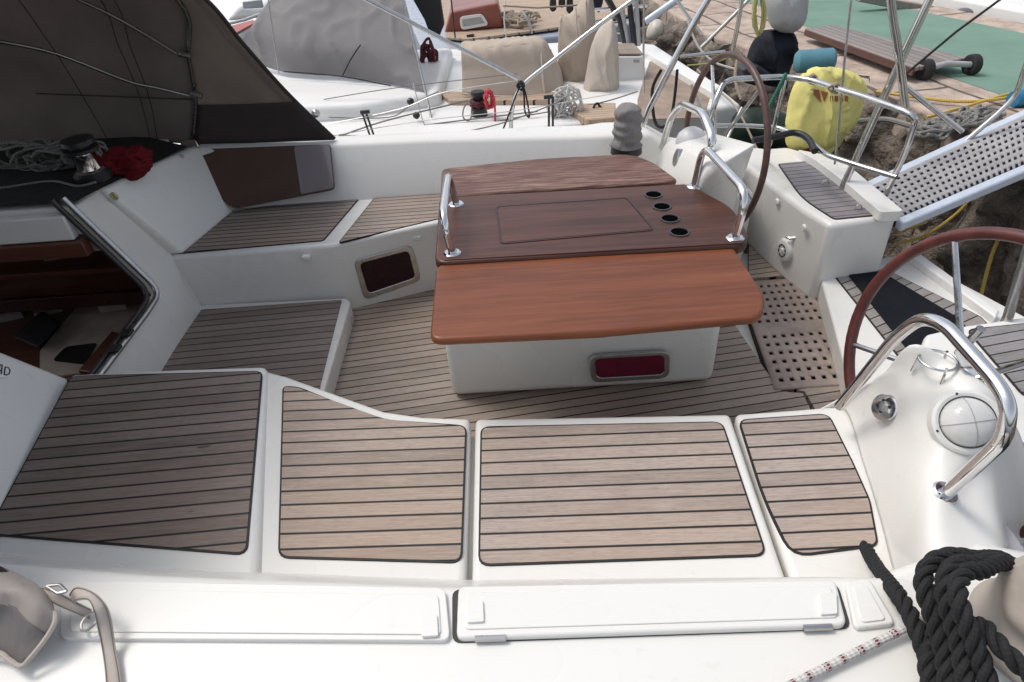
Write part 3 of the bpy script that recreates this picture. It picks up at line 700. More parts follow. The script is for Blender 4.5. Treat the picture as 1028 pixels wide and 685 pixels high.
fc = (hA + hB + hC) / 3; n0 = (hB - hA).cross(hC - hA).normalized(); n0 = n0 if n0.dot(EYE - fc) > 0 else -n0; n0 = (n0 + (EYE - fc).normalized() * .9).normalized(); fc = hit(nh, 893.5, 410)[0] + n0 * .024
sw = lat('engine_panel', fc + n0 * .002, n0, [(0, .004), (.036, .004), (.042, .002), (.044, -.03)], STEEL, np_, 32)
for dx_, dz_ in ((-.015, .016), (.014, .012), (.0, -.016)):
    a_, b_, _n = frame_of(n0); obj('panel_screw', lathe(bmesh.new(), fc + n0 * .005 + a_ * dx_ + b_ * dz_, n0, [(0, .003), (.004, .003), (.006, 0)], 10), BLACK, sw)
lat('throttle_boss', fc + n0 * .004, n0, [(0, .012), (.012, .01), (.016, .002)], STEELR, sw, 20)
RX = 1.05
rl_ = tub('grab_rail', [PX(x, y, RX) for x, y in [(843, 408), (900, 337), (925, 319), (948, 325), (1001, 385), (1013, 407), (1009, 440)]] + [hit(nh, 949, 495)[0] - V((0, 0, .01))], .0168, CHROME, np_, rad=.06, n=18)
lat('flange', hit(nh, 949, 495)[0], hit(nh, 949, 495)[1], [(0, .006), (.03, .006), (.034, 0)], CHROME, rl_, 20)
tub('grab_rail', [PX(x, y, 1.3) for x, y in [(985, 330), (962, 355), (930, 352), (905, 328)]][:2], .012, STEEL, np_)
# drink ring on the top facet
c, nr_ = hit(nh, 939, 368)
dr = tub('drink_ring', [c + V((math.cos(t) * .048, math.sin(t) * .048, .022)) for t in [k * math.pi / 16 for k in range(32)]], .0042, CHROME, np_, closed=True, n=8)
for t in (.6, 2.7, 4.6): obj('ring_leg', tube(bmesh.new(), [c + V((math.cos(t) * .048, math.sin(t) * .048, .03)), c + V((math.cos(t) * .052, math.sin(t) * .052, -.03))], .004, 6), CHROME, dr)
# compass
c, nx = hit(nh, 970, 424)
cm = lat('compass_base', c, nx, [(.070, .012), (.078, .014), (.086, .010), (.088, -.02)], GEL, np_, 40)
lat('compass_well', c, nx, [(0, .004), (.0705, .004), (.0705, .012)], plain('well_grey', (.30, .29, .28), .4), cm, 36)
lat('compass_dome', c + nx * .006, nx, [(.066 * math.cos(k * math.pi / 20), .05 * math.sin(k * math.pi / 20)) for k in range(10)] + [(0, .05)], plain('dome_white', (.70, .69, .66), .12, var=.02), cm, 36, smooth=180)
a_, b_, _ = frame_of(nx)
for t in (.5, 2.0, 3.6, 5.2): lat('ring_screw', c + nx * .0135 + (a_ * math.cos(t) + b_ * math.sin(t)) * .0785, nx, [(0, .002), (.003, .002), (.0035, 0)], BLACK, cm, 8)
for t in (.3, 1.87): obj('dome_seam', tube(bmesh.new(), [c + nx * (.0065 + .0505 * math.sin(k * math.pi / 16)) + (a_ * math.cos(t) + b_ * math.sin(t)) * .0665 * math.cos(k * math.pi / 16) for k in range(17)], .0011, 5), GREYPL, cm)
obj('throttle_lever', hull([P(x, y, z) for x, y, z in [(957, 352, .84), (985, 352, .84), (992, 366, .84), (966, 370, .83), (957, 352, .81), (985, 352, .81), (990, 366, .81), (966, 370, .81)]]), GREYPL, np_, bevel=.008)
fp_, fh = pedestal('helm_pedestal', 'white helm pedestal beyond the table, with dark oval vent and domed compass cover', True, -.2)
fcn, n0 = hit(fh, 679, 158)
lat('vent', fcn + n0 * .003, n0, [(0, .004), (.036, .004), (.044, .001), (.046, -.03)], STEELR, fp_, 28)
rf_ = tub('grab_rail', [PX(x, y, .98) for x, y in [(664, 150), (674, 117), (685, 104), (706, 114), (716, 140), (711, 168), (706, 186)]], .0195, CHROME, fp_, rad=.06, n=16)
c = PX(694, 144, 1.05)
cf = lat('compass_cover', c, V((-.2, -.1, .97)), [(.086, -.04), (.087, .0), (.082, .03), (.066, .06), (.04, .08), (.015, .088), (0, .089)], plain('white_cover', (.62, .62, .63), .35, var=.08, bumps=.4, bscale=12, bdist=.02), fp_, 12, smooth=25)
lat('compass_glass', P(709, 190, .62), V((-.8, -.5, .3)), [(0, .01), (.045, .01), (.05, 0)], plain('amber_glass', (.35, .3, .2), .15), fp_, 24)

def wheel(c, r, tilt, yaw, label, mat, tw):
    w = thing('steering_wheel', label, 'steering wheel', (c[0], c[1], c[2] - r), 'steering wheels')
    e1 = V((-math.sin(yaw), math.cos(yaw), 0)); e2 = V((-math.sin(tilt) * math.cos(yaw), -math.sin(tilt) * math.sin(yaw), math.cos(tilt))); nn = e1.cross(e2)
    c = V(c)
    tub('rim', [c + (e1 * math.cos(t) + e2 * math.sin(t)) * r for t in [k * 2 * math.pi / 72 for k in range(72)]], tw, mat, w, closed=True, n=14)
    for k in range(5):
        t = math.radians(k * 72 + 54); d = e1 * math.cos(t) + e2 * math.sin(t)
        obj('spoke', tube(bmesh.new(), [c + d * .045 - nn * .03, c + d * (r - .005)], .010, 10), STEEL, w)
    lat('hub', c - nn * .06, nn, [(0, .06), (.03, .058), (.05, .045), (.055, 0), (.03, -.01), (.03, -.08)], CHROME, w, 24)
wheel((1.4, 1.48, .65), .45, -.18, .30, 'dark red leather rimmed steering wheel rising beside the black stern mat', WHEELW, .0195)
wheel((1.25, 3.54, .68), .47, -.06, .15, 'brown leather rimmed steering wheel standing beyond the far end of the table', WHEELW2, .017)

# ================================================================ SPRAYHOOD
SH = thing('sprayhood', 'dark brown canvas sprayhood on steel bows over the companionway', 'sprayhood', (-2, 2.4, .75))
Aft = [V((-.99, 3.95, .74)), PY(290, 95, 3.88), PY(245, 45, 3.75), PY(205, -2, 3.6), V((-1.50, 3.2, 1.86)), V((-1.6, 2.5, 2.02)), V((-1.6, 1.7, 1.92)), V((-1.5, 1.25, 1.6)), V((-1.36, .98, 1.12)), P(40, 600, .70)]
Mid = [V((-1.86, 3.98, .76)), PY(197, 98, 3.93), PY(190, 55, 3.85), PY(180, -2, 3.72), V((-1.75, 3.2, 2.0)), V((-1.95, 2.5, 2.16)), V((-1.95, 1.7, 2.06)), V((-1.95, 1.25, 1.7)), V((-1.9, .98, 1.2)), V((-1.8, .88, .72))]
lerp = lambda a, b, t: a * (1 - t) + b * t
Fr1 = [V((-2.5, 3.93, .84)), V((-2.55, 3.85, 1.15)), V((-2.55, 3.7, 1.5)), V((-2.55, 3.45, 1.8)), V((-2.55, 3.05, 2.0)), V((-2.55, 2.5, 2.1)), V((-2.55, 1.8, 2.0)), V((-2.55, 1.35, 1.7)), V((-2.55, 1.05, 1.25)), V((-2.5, .9, .86))]
Fr2 = [V((-3.7, 3.6, .9)), V((-3.6, 3.55, 1.1)), V((-3.5, 3.45, 1.3)), V((-3.45, 3.25, 1.5)), V((-3.4, 2.95, 1.62)), V((-3.4, 2.5, 1.68)), V((-3.4, 1.9, 1.62)), V((-3.5, 1.55, 1.45)), V((-3.6, 1.35, 1.2)), V((-3.7, 1.25, .9))]
obj('canopy', refold(net([Mid, Fr1, Fr2], 9, 9, 0, 3), .012, 1), HOODC, SH, solid=.004, smooth=90)
obj('side_wing', refold(net([Aft[:6], [lerp(a, b, .5) for a, b in zip(Aft[:6], Mid[:6])], Mid[:6]], 7, 6, 0, 4), .007, 2), HOODW, SH, solid=.004, smooth=90)
obj('side_wing', net([Aft[5:], Mid[5:]], 5, 6, .003, 5), HOODC, SH, solid=.004, smooth=90)
lerp = lambda a, b, t: a * (1 - t) + b * t
cA = catmull(Aft, 8); cM = catmull(Mid, 8)
off = V((0, -.012, -.004))
obj('lower_panel', net([[cA[0] + off, cA[4] + off, cA[7] + off], [lerp(cA[0], cM[0], .5) + off, lerp(cA[4], cM[4], .5) + off * 1.6, lerp(cA[7], cM[7], .5) + off * 1.6], [cM[0] + off, cM[4] + off, cM[7] + off]], 3, 5), HOODD, SH, solid=.003, smooth=90)
for t_ in (.30, .36, .72): obj('canvas_seam', tube(bmesh.new(), catmull([lerp(m_, f_, t_) + V((0, -.012, -.008)) for m_, f_ in zip(Mid, Fr1)][:6], 8), .0025, 6), HOODD, SH)
obj('canvas_seam', tube(bmesh.new(), catmull([lerp(Mid[k], Fr1[k], u) + V((0, -.014, -.008)) for k, u in ((1, 0), (1, .3), (1, .6), (1, 1))], 8), .004, 6), HOODD, SH)
tub('leech_seam', cA, .011, HOODD, SH, n=8)
tub('leech_binding', [p + V((-.05, -.005, .0)) for p in cA[:30]], .007, HOODW, SH, n=8)
inn = V((.0, -.02, -.01))
bw = [p + inn for p in cM[:34]]
BOWM = plain('dull_bow_steel', (.28, .27, .26), .3, 1)
tub('bow_tube', bw, .011, BOWM, SH, n=10)
tub('bow_tube', [PY(x, y, yy) + V((0, -.03, 0)) for x, y, yy in [(-60, 32, 3.2), (0, 40, 3.42), (60, 53, 3.58), (130, 80, 3.75), (160, 87, 3.82), (197, 96, 3.9)]], .009, BOWM, SH, smooth_n=5, n=10)
tub('bow_tube', [PY(x, y, yy) + V((0, -.03, 0)) for x, y, yy in [(30, -24, 3.4), (80, -2, 3.55), (125, 20, 3.68), (185, 56, 3.84)]], .009, BOWM, SH, smooth_n=5, n=10)
for x, y, yy in ((197, 95, 3.86), (186, 55, 3.80)): obj('bow_joint', lathe(bmesh.new(), PY(x, y, yy), V((1, 0, -.3)), [(0, .03), (.018, .03), (.018, -.03), (0, -.03)], 12), STEELR, SH)
lat('press_stud', PY(317, 114, 3.87), V((.3, -1, .2)), [(0, .012), (.012, .012), (.02, .004), (.024, 0)], STEELR, SH, 18)
obj('foot_plate', hull([V((-1.9, 3.88, .772)), V((-1.78, 3.88, .770)), V((-1.78, 3.96, .775)), V((-1.9, 3.96, .78)), V((-1.88, 3.9, .81)), V((-1.80, 3.9, .81))]), CHROME, SH, bevel=.006)
# washboard of brown acrylic leaning on the coaming
wb0 = [PY(200, 150, 3.87), PY(333, 144, 3.87), PY(342, 195, 3.75), PY(236, 212, 3.705), PY(228, 206, 3.715)]
wb0 = [P(199, 151, .735), P(333, 146, .725), P(343, 196, .445), P(236, 210.5, .445), P(226, 203, .47)]
nW = (wb0[1] - wb0[0]).cross(wb0[3] - wb0[0]).normalized(); nW = nW if nW.y < 0 else -nW
wb0 = [p - nW * (p - wb0[0]).dot(nW) for p in wb0]
wb = tag(pris('washboard', rpoly([p + nW * .02 for p in wb0], [.02, .02, .03, .03, .03]), tuple(-.014 * nW), BROWNACR, None, bevel=.003), 'glossy brown acrylic washboard leaning against the coaming on the far bench', 'washboard')
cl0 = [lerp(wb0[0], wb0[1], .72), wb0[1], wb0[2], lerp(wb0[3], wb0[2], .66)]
ce_ = pris('reflection_strip', rpoly([p + nW * .026 for p in inset(cl0, .006)], .02), tuple(-.004 * nW), plain('painted_reflection', (.21, .19, .195), .06, var=.05, coat=.5), wb, bevel=.0015); ce_['label'] = 'pale grey strip painted as the reflection on the washboard end'  # pale strip paints the reflection at the board's right end
# lines, winch and red bag under the hood
ZR = .86
wn = thing('winch', 'chrome and black winch under the sprayhood beside the red bag', 'winch', tuple(P(98, 176, .87)))
c = P(95, 180, .87); ax = V((.03, -.05, 1)).normalized()
lat('base', c, ax, [(0, 0), (.085, 0), (.085, .035), (.07, .05)], BLACK, wn)
lat('drum', c, ax, [(.07, .05), (.058, .06), (.052, .10), (.056, .135), (.066, .145)], CHROME, wn)
lat('self_tailer', c, ax, [(.066, .145), (.08, .15), (.08, .165), (.05, .168), (.05, .18), (.075, .185), (.072, .205), (.03, .21), (0, .21)], BLACK, wn)
rb = P(130, 168, .86)
bm = bmesh.new(); bmesh.ops.create_icosphere(bm, subdivisions=5, radius=1)
for v in bm.verts:
    n_ = v.co.copy(); k = 1 + .16 * math.sin(7 * n_.x + 3 * n_.y) + .1 * math.sin(11 * n_.y + 5 * n_.z)
    k = 1 + MN.noise(n_ * 1.6) * .35 + (1 - abs(MN.noise(n_ * 3.2 + V((4, 0, 0)))) * 2.2) * .16
    v.co = V((n_.x * .13 * k, n_.y * .10 * k, (n_.z * .07 * k + .03))) + rb
tag(obj('red_bag', bm, REDC, None, smooth=180), 'dark red cloth bag heaped beside the winch under the sprayhood', 'bag')
rg = random.Random(5)
for k, (x0, y0, lab, mm) in enumerate(((20, 152, 'tangle of grey brown halyards heaped under the sprayhood, left of the winch', R_GREY),)):
    bm = bmesh.new()
    for j in range(11):
        c = P(15 + j * 7.5, 166 + rg.uniform(-4, 5), ZR + .02)
        tube(bm, coil(c + V((0, 0, .06)), .07 + rg.uniform(-.02, .03), 2, 1.7, .7, .012, j), .007, 6)
    tag(obj('rope_heap', bm, mm, None, smooth=60), lab, 'rope')
tag(obj('halyard', tube(bmesh.new(), catmull([P(-40, 190, .88), P(0, 189, .885), P(50, 182, .885), P(78, 187, .885), P(96, 183, .9)], 6), .006, 8), R_GREY), 'thin grey halyard running along the cabin roof to the winch', 'rope')
for k, (px_, z0, z1, mm, lab) in enumerate((
    ([(92, 296), (118, 291), (124, 302), (97, 306)], -.01, .05, plain('pale_carton', (.62, .56, .5), .7), 'small pale carton on the cabin counter near the hatch corner'),
    ([(30, 306), (58, 300), (62, 310), (34, 316)], -.04, .0, plain('cream_box', (.6, .5, .42), .6), 'flat cream box behind the black case inside the cabin'),
    ([(-10, 300), (16, 296), (20, 312), (-8, 318)], -.04, .03, plain('grey_box', (.5, .47, .45), .6), 'grey box at the left edge inside the cabin'))):
    tag(obj('carton', prism(bmesh.new(), [P(x, y, z1) for x, y in px_], (0, 0, z0 - z1)), mm, None, bevel=.004), lab, 'box')
# dark bag on the chart table inside the cabin
tag(obj('dark_case', hull([P(x, y, z) for x, y in [(12, 338), (42, 312), (62, 325), (38, 350)] for z in (-.02, .06)]), plain('case_black', (.02, .02, .022), .6), None, bevel=.015), 'black case lying inside the cabin below the companionway', 'case')
tag(obj('paper_sheet', prism(bmesh.new(), [P(x, y, .365) for x, y in [(40, 250), (64, 247), (68, 258), (44, 262)]], (0, 0, -.004)), plain('paper', (.5, .48, .47), .7), None), 'pale folded paper lying on the shelf inside the cabin', 'paper')
# ================================================================ RAILS, LINES AND DECK GEAR OF THE YACHT
def pillow(name, pxs, Y0, depth, mat, parent=None, rings=7, wr=.0, seed=1, thick_back=.5, sub=8, fd=0):
    o = catmull([PY(x, y, Y0) for x, y in pxs], sub, True); c = sum(o, V()) / len(o); bm = bmesh.new(); rg = random.Random(seed)
    def layer(s, sg):
        b_ = math.sqrt(max(0, 1 - s * s)) * depth * sg
        return [bm.verts.new(c + (p - c) * s + V((0, b_, 0)) + V((0, MN.noise((c + (p - c) * s) * 7 + V((seed * 3.1, 0, 0))) * wr * 3 + MN.noise((c + (p - c) * s) * 17) * wr * 1.2, 0))) for i, p in enumerate(o)]
    L = [layer(s, -1) for s in [.03, .1, .17, .25, .33, .42, .5, .58, .66, .73, .8, .86, .91, .95, .98, 1]] + [layer(s, thick_back) for s in [.92, .7, .4, .12]]
    n = len(o)
    for a, b2 in zip(L, L[1:]):
        for i in range(n): bm.faces.new((a[i], a[(i + 1) % n], b2[(i + 1) % n], b2[i]))
    bm.faces.new(L[0]); bm.faces.new(L[-1])
    if fd: refold(bm, fd, seed * 3.7, V((0, -1, 0)), 12. if mat is YELC else 7.)
    return obj(name, bm, mat, parent, smooth=180)
def pole(name, pts, r, mat, label, cat, group=None, rad=0, n=10, parent=None):
    o = tub(name, pts, r, mat, parent, rad=rad, n=n)
    if label: tag(o, label, cat, group)
    return o
# far guard rail
YG = 4.55
pole('stay_tube', [PY(345, -12, YG), PY(400, 16, YG), PY(521, 80, YG)], .014, STEEL, 'steel tube slanting down from upper left to the lashed crossing above the far side deck', 'tube', 'guard rail tubes')
pole('stay_tube', [PY(660, -18, YG - .02), PY(600, 26, YG - .02), PY(528, 82, YG - .02), PY(517, 96, YG - .02), PY(513, 118, YG - .02), P(513, 144, .40)], .014, STEEL, 'steel tube rising to upper right, bent down into a post under the lashing', 'tube', 'guard rail tubes', rad=.08)
ls = thing('lashing', 'black cord lashing hanging in a loop where two steel tubes cross', 'cord', tuple(PY(523, 118, YG)))
obj('knot', tube(bmesh.new(), coil(PY(523, 86, YG - .02), .022, 4, 1, 1, .006, 3, 10), .006, 6), R_BLACK, ls)
obj('loop', tube(bmesh.new(), catmull([PY(525, 86, YG - .05), PY(528, 96, YG - .05), PY(531, 112, YG - .05), PY(531, 118, YG - .05), PY(527, 112, YG - .05), PY(526, 95, YG - .05), PY(524, 86, YG - .05)], 6), .006, 6), R_BLACK, ls)
obj('tail', tube(bmesh.new(), [PY(522, 86, YG - .03), PY(512, 112, YG - .03), PY(502, 138, YG - .03)], .006, 6), R_BLACK, ls)
# guard wires
for k, (a, b2) in enumerate(((( 325, 118), (521, 84)), ((330, 137), (516, 97)))):
    pass
for k, (pts, r, mm, lab) in enumerate((
    ([(330, 141), (385, 122), (470, 101)], .006, R_GREY, 'grey sheet running low from the sprayhood foot towards the red rope winch'),
    ([(322, 126), (400, 110), (445, 93), (520, 81)], .003, STEELR, 'upper thin steel guard wire on the far side'),
    ([(326, 138), (420, 122), (513, 112)], .003, STEELR, 'lower thin steel guard wire on the far side, left of the lashed post'),
    ([(513, 112), (560, 104), (640, 90)], .003, STEELR, 'thin steel guard wire right of the lashed post'),
    ([(340, 136), (430, 137), (500, 125), (560, 103)], .005, R_GREY, 'slack grey line drooping along the far side deck'))):
    o = tag(tub('guard_wire' if mm is STEELR else 'deck_line', [PY(x, y, 4.5 - .01 * k) for x, y in pts], r, mm, None, smooth_n=5, n=6), lab, 'wire' if mm is STEELR else 'rope')
for k, (x, lab) in enumerate(((367, 'pair of black lashing straps standing beside the sprayhood foot'), (551, 'pair of black lashing straps below the white rope hank'))):
    t = thing('lashing_strap', lab, 'strap', tuple(PY(x + 3, 137, 4.5)))
    for d in (0, 4): obj('strap', tube(bmesh.new(), [PY(x + d - (4 if k == 0 else 0), 112 if k == 0 else 97, 4.5), PY(x + d + (6 if k == 0 else 0), 141, 4.5)], .008, 6), BLACK, t)
    obj('buckle', tube(bmesh.new(), [PY(x - 5, 113 if k == 0 else 98, 4.49), PY(x + 4, 112 if k == 0 else 97, 4.49)], .014, 8), BLACK, t)
# far winch with cloth cover
wc = thing('covered_winch', 'winch under a crumpled grey cloth cover on the far coaming', 'winch', tuple(P(629, 147, .69)))
c = P(629, 146, .69)
bm = bmesh.new(); nn_ = 28
prof = [(.078, 0.005 * k) for k in range(2)] + [(.078 - .012 * (k / 16) ** 2, .01 + .2 * k / 16) for k in range(1, 17)] + [(.05, .225), (.03, .232), (0, .235)]
rg = random.Random(3)
lathe(bm, c, UP, prof, nn_)
for v in bm.verts:
    d = v.co - c; a = math.atan2(d.y, d.x); k = 1.05 + .30 * MN.noise(V((d.x * 14, d.y * 14, d.z * 30))) + (.15 if d.z < .02 else 0)
    v.co.x = c.x + d.x * k; v.co.y = c.y + d.y * k
obj('cloth_cover', bm, WINCHC, wc, smooth=180, sub=1)
lat('winch_base', c + V((0, 0, -.012)), UP, [(0, .014), (.085, .014), (.09, -.03)], BLACK, wc)
# bimini: legs seen in the picture, canopy above it
BI = thing('awning_frame', 'steel legs of the helm awning beside the covered far winch and at the stern', 'awning', (1.4, 2.4, .45))
for pts, yy, r in (([(735, -40), (700, 17), (677, 60), (658, 97), (648, 116), (642, 140), (641, 170)], 3.95, .019), ([(945, -25), (933, 0), (917, 34), (901, 68), (879, 116), (857, 164), (846, 188), (838, 215)], 3.35, .020), ([(893, -12), (896, 15), (902, 52), (909, 108)], 3.25, .019)):
    q = [PY(x, y, yy) for x, y in pts]
    d = (q[0] - q[1]).normalized(); top_ = q[0] + d * max(0, (2.52 - q[0].z) / max(.2, d.z))
    tub('leg', [top_] + q, r, STEEL, BI, rad=.1)
tub('hoop', [V((.9, 4.0, 2.5)), V((1.1, 3.9, 2.75)), V((1.4, 3.4, 2.9)), V((2.2, 3.3, 2.8))], .019, STEEL, BI, smooth_n=6)
tubes = [
    ([(748, -25), (745, 0), (740, 30), (733, 60)], 5.0, .015, 'short steel tube standing behind the far steering wheel'),
    ([(672, -12), (690, 16), (709, 41)], 5.2, .013, 'thin steel tube slanting right towards the rocks'),
    ([(760, -9), (741, 11), (704, 48)], 5.1, .013, 'bright steel strut slanting left above the far steering wheel'),
    ([(647, -15), (646, 40), (646, 94)], 4.6, .007, 'thin upright steel pole above the covered far winch'),
    ([(905, 84), (930, 104), (966, 132)], 3.6, .015, 'steel strut running down to the gangway'),
    ([(1040, 40), (1028, 71), (1020, 97), (1000, 116), (960, 150)], 3.7, .015, 'bent steel gangway handrail at the right edge'),
    ([(683, 57), (728, 52)], 5.0, .013, 'short level steel rail behind the far steering wheel'),
]
for pts, yy, r, lab in tubes: pole('steel_tube', [PY(x, y, yy) for x, y in pts], r, STEEL, lab, 'tube', 'steel tubes of the stern frames', rad=.1)
# stern rail (far side)
PU = thing('stern_rail', 'polished steel stern rail with two bars behind the far stern seat', 'rail', (1.9, 3.5, .45))
zr = 1.0
upper = [P(706, 150, .62), P(717, 105, .9), P(727, 80, zr), P(789, 77, zr), P(817, 81, zr), P(843, 90, zr), P(870, 98, zr), P(906, 111, zr), P(920, 119, zr - .02), P(909, 153, .76), P(890, 194, .49)]
tub('upper_bar', upper, .015, STEEL, PU, rad=.07, n=12)
lower = [P(714, 126, .70), P(748, 126, .70), P(781, 128, .70), P(811, 140, .70), P(830, 156, .70), P(857, 165, .70), P(893, 176, .70), P(900, 178, .70)]
tub('lower_bar', lower, .013, STEEL, PU, rad=.05, n=12)
tub('rail_post', [P(789, 77, zr), P(775, 137, .70), P(768, 160, .46)], .012, STEEL, PU, n=10)
tub('rail_sleeve', [P(756, 141, .72), P(775, 138, .725), P(796, 133, .73), P(806, 135, .73), P(813, 141, .72), P(818, 152, .70)], .018, BLACK, PU, rad=.03, n=10)
tub('green_tie', [P(789, 74, 1.02), P(783, 88, .96), P(775, 100, .90), P(770, 112, .85), P(780, 92, .95), P(788, 76, 1.02)], .010, R_GREEN, PU, n=8)
bm = bmesh.new()
for x, y in ((815, 79), (838, 88)): tube(bm, coil(P(x, y, zr), .02, 3, 1, 1, .006, 9, 8), .006, 6)
obj('rail_knot', bm, R_BEIGE, PU)
tag(tub('backstay_wire', [PY(857, -20, 3.5), PY(848, 60, 3.5), PY(840, 150, 3.5), PY(838, 165, 3.5)], .006, STEELR, None, n=6), 'thin upright backstay wire crossing the yellow bag', 'wire')
tag(tub('dark_line', [PY(1020, -12, 3.4), PY(960, 32, 3.4), PY(905, 78, 3.4)], .006, R_BLACK, None, n=6), 'tight black line slanting across the green walkway to the stern frame', 'rope')
tub_r = pole('stanchion', [PX(1040, 225, 1.95), PX(1012, 318, 1.95), PX(988, 372, 1.95), PX(984, 384, 1.95)], .019, STEELR, 'satin steel stanchion in front of the near steering wheel at the right edge', 'stanchion')
pole('stanchion', [P(1002, 487, .35), P(1012, 516, .35), P(1026, 552, .3), P(1040, 590, .25)], .014, STEEL, 'slim steel fender board tube outside the lilac gunwale strip', 'stanchion')
# near winch under the black rope coil, cloth cover
nw = thing('covered_winch', 'winch under a beige cloth cover wrapped by thick black rope', 'winch', tuple(P(1052, 650, .66)))
c = P(1046, 648, .66)
bm = bmesh.new(); lathe(bm, c, UP, [(.125 - .03 * (k / 14) ** 2, .2 * k / 14) for k in range(15)] + [(.075, .215), (.05, .222), (0, .225)], 32)
for v in bm.verts:
    d = v.co - c; a = math.atan2(d.y, d.x); k = 1.02 + .22 * MN.noise(V((d.x * 10, d.y * 10, d.z * 18)))
    v.co.x = c.x + d.x * k; v.co.y = c.y + d.y * k
obj('cloth_cover', bm, SACK, nw, smooth=180, sub=1)
lat('winch_base', c + V((0, 0, -.03)), UP, [(0, .035), (.105, .035), (.12, .0)], GELR, nw)
obj('winch_pad', hull([P(x, y, z) for x, y in [(872, 580), (905, 640), (930, 700), (1060, 700), (1060, 560), (980, 545)] for z in (.45, .62)]), GEL, nw, bevel=.02)
def laid(name, path, r, parent, pitch=.075, rs=None):
    # three twisted strands following a path
    p = catmull(path, 14); bm = bmesh.new(); L = 0; T = None; a = None; strands = [[], [], []]
    for i in range(len(p)):
        t = (p[min(i + 1, len(p) - 1)] - p[max(0, i - 1)]).normalized()
        if a is None: a = t.orthogonal().normalized()
        else: a = (a - t * a.dot(t)).normalized(); L += (p[i] - p[i - 1]).length
        b_ = t.cross(a)
        for k in range(3):
            th = 2 * math.pi * (L / pitch + k / 3)
            strands[k].append(p[i] + (a * math.cos(th) + b_ * math.sin(th)) * r * .56)
    for s in strands: tube(bm, s, r * .52, 8)
    return obj(name, bm, R_BLACK, parent, smooth=180)
BR = thing('black_rope', 'thick black laid rope trailing off the bench and looped over the covered near winch', 'rope', tuple(P(930, 640, .68)))
laid('rope_tail', [P(869, 549, .445), P(876, 563, .50), P(888, 580, .63), P(902, 598, .715), P(914, 618, .73), P(924, 642, .73), P(933, 668, .71), P(940, 700, .69)], .0175, BR, .085)
loops = [
    [(980, 561, .84), (958, 558, .86), (938, 563, .86), (927, 580, .85), (931, 605, .83), (940, 630, .80), (948, 660, .77), (953, 700, .74)],
    [(980, 566, .87), (963, 566, .89), (951, 577, .90), (949, 600, .88), (957, 626, .85), (965, 656, .82), (972, 700, .79)],
    [(984, 573, .88), (970, 574, .90), (961, 588, .91), (965, 612, .90), (976, 640, .87), (986, 666, .84), (996, 700, .81)],
    [(985, 626, .86), (1000, 644, .87), (1013, 658, .87), (1030, 674, .86), (1050, 692, .85)],
    [(940, 590, .80), (944, 612, .77), (936, 640, .74), (930, 660, .72), (936, 700, .70)],
]
cw = P(1046, 648, .66)
for k, L in enumerate(loops): laid('rope_loop', ([P(1022, 572, .72), P(1004, 561 + 2 * k, .78 + .02 * k)] if k < 3 else []) + [P(*q) for q in L], .0165, BR, .085)
WR = tag(obj('flecked_rope', tube(bmesh.new(), catmull([P(700, 735, .70), P(790, 690, .69), P(850, 660, .69), P(917, 627, .70), P(935, 620, .71), P(960, 640, .70)], 8), .0085, 12), R_FLECK), 'white rope with dark red flecks running from the side deck to the black rope', 'rope')
# canvas flap, lower left
STRAPM2 = cloth('flap_canvas', (.40, .355, .32), .9, 12, .015)
cf = thing('canvas_flap', 'grey canvas flap with pale webbing strap and buckle on the white side deck', 'canvas', tuple(P(30, 640, .68)))
rows = [[P(-40, 556, .775), P(0, 569, .775), P(22, 579, .772), P(42, 590, .765), P(53, 606, .75)],
        [P(-40, 570, .81), P(0, 580, .805), P(22, 589, .80), P(41, 600, .785), P(55, 616, .76)],
        [P(-40, 588, .815), P(-2, 593, .81), P(18, 598, .80), P(36, 612, .785), P(54, 628, .745)],
        [P(-40, 604, .78), P(-4, 606, .78), P(12, 611, .77), P(30, 628, .76), P(47, 640, .73)]]
obj('flap', refold(net(rows, 9, 9), .004, 3), STRAPM2, cf, solid=.004, smooth=180)
rows = [[P(-40, 600, .785), P(-4, 603, .785), P(13, 609, .775), P(30, 627, .764), P(47, 639, .735)],
        [P(-40, 622, .74), P(-4, 624, .735), P(8, 630, .73), P(20, 643, .725), P(36, 650, .72)],
        [P(-40, 648, .70), P(-4, 652, .70), P(8, 660, .70), P(22, 668, .70), P(24, 666, .70)]]
obj('shaded_lining', refold(net(rows, 9, 9), .004, 8), FLAP_SHADE, cf, solid=.004, smooth=180)  # inner canvas coloured darker to paint the shade inside the flap
hp_ = catmull([P(-40, 652, .708), P(-3, 655, .708), P(10, 663, .708), P(21, 669, .708), P(30, 661, .715), P(46, 641, .735), P(55, 625, .75), P(55, 614, .76)], 6)
obj('hem', tube(bmesh.new(), hp_, .0055, 8), STRAPM, cf)
def strap(name, prs):
    A = catmull([P(*q[0]) for q in prs], 8); B = catmull([P(*q[1]) for q in prs], 8); bm = bmesh.new()
    m_ = [(a + b_) / 2 for a, b_ in zip(A, B)]
    vs = [[bm.verts.new(p) for p in t] for t in zip(A, m_, B)]
    for i in range(len(vs) - 1):
        for j in (0, 1): bm.faces.new((vs[i][j], vs[i + 1][j], vs[i + 1][j + 1], vs[i][j + 1]))
    o = obj(name, bm, STRAPM, cf, solid=.0028, smooth=30)
    up = V((-.1, -.5, .8)) * .0024
    for t in (.1, .9): obj('stitching', tube(bmesh.new(), [a * (1 - t) + b_ * t + up for a, b_ in zip(A, B)], .0011, 5), plain('stitch_thread', (.22, .19, .165), .9), o)
    return o
strap('strap', [((42, 589, .765), (52, 604, .755)), ((60, 595, .75), (58, 608, .745)), ((78, 605, .73), (76, 616, .725)), ((92, 612, .705), (90, 622, .70))])
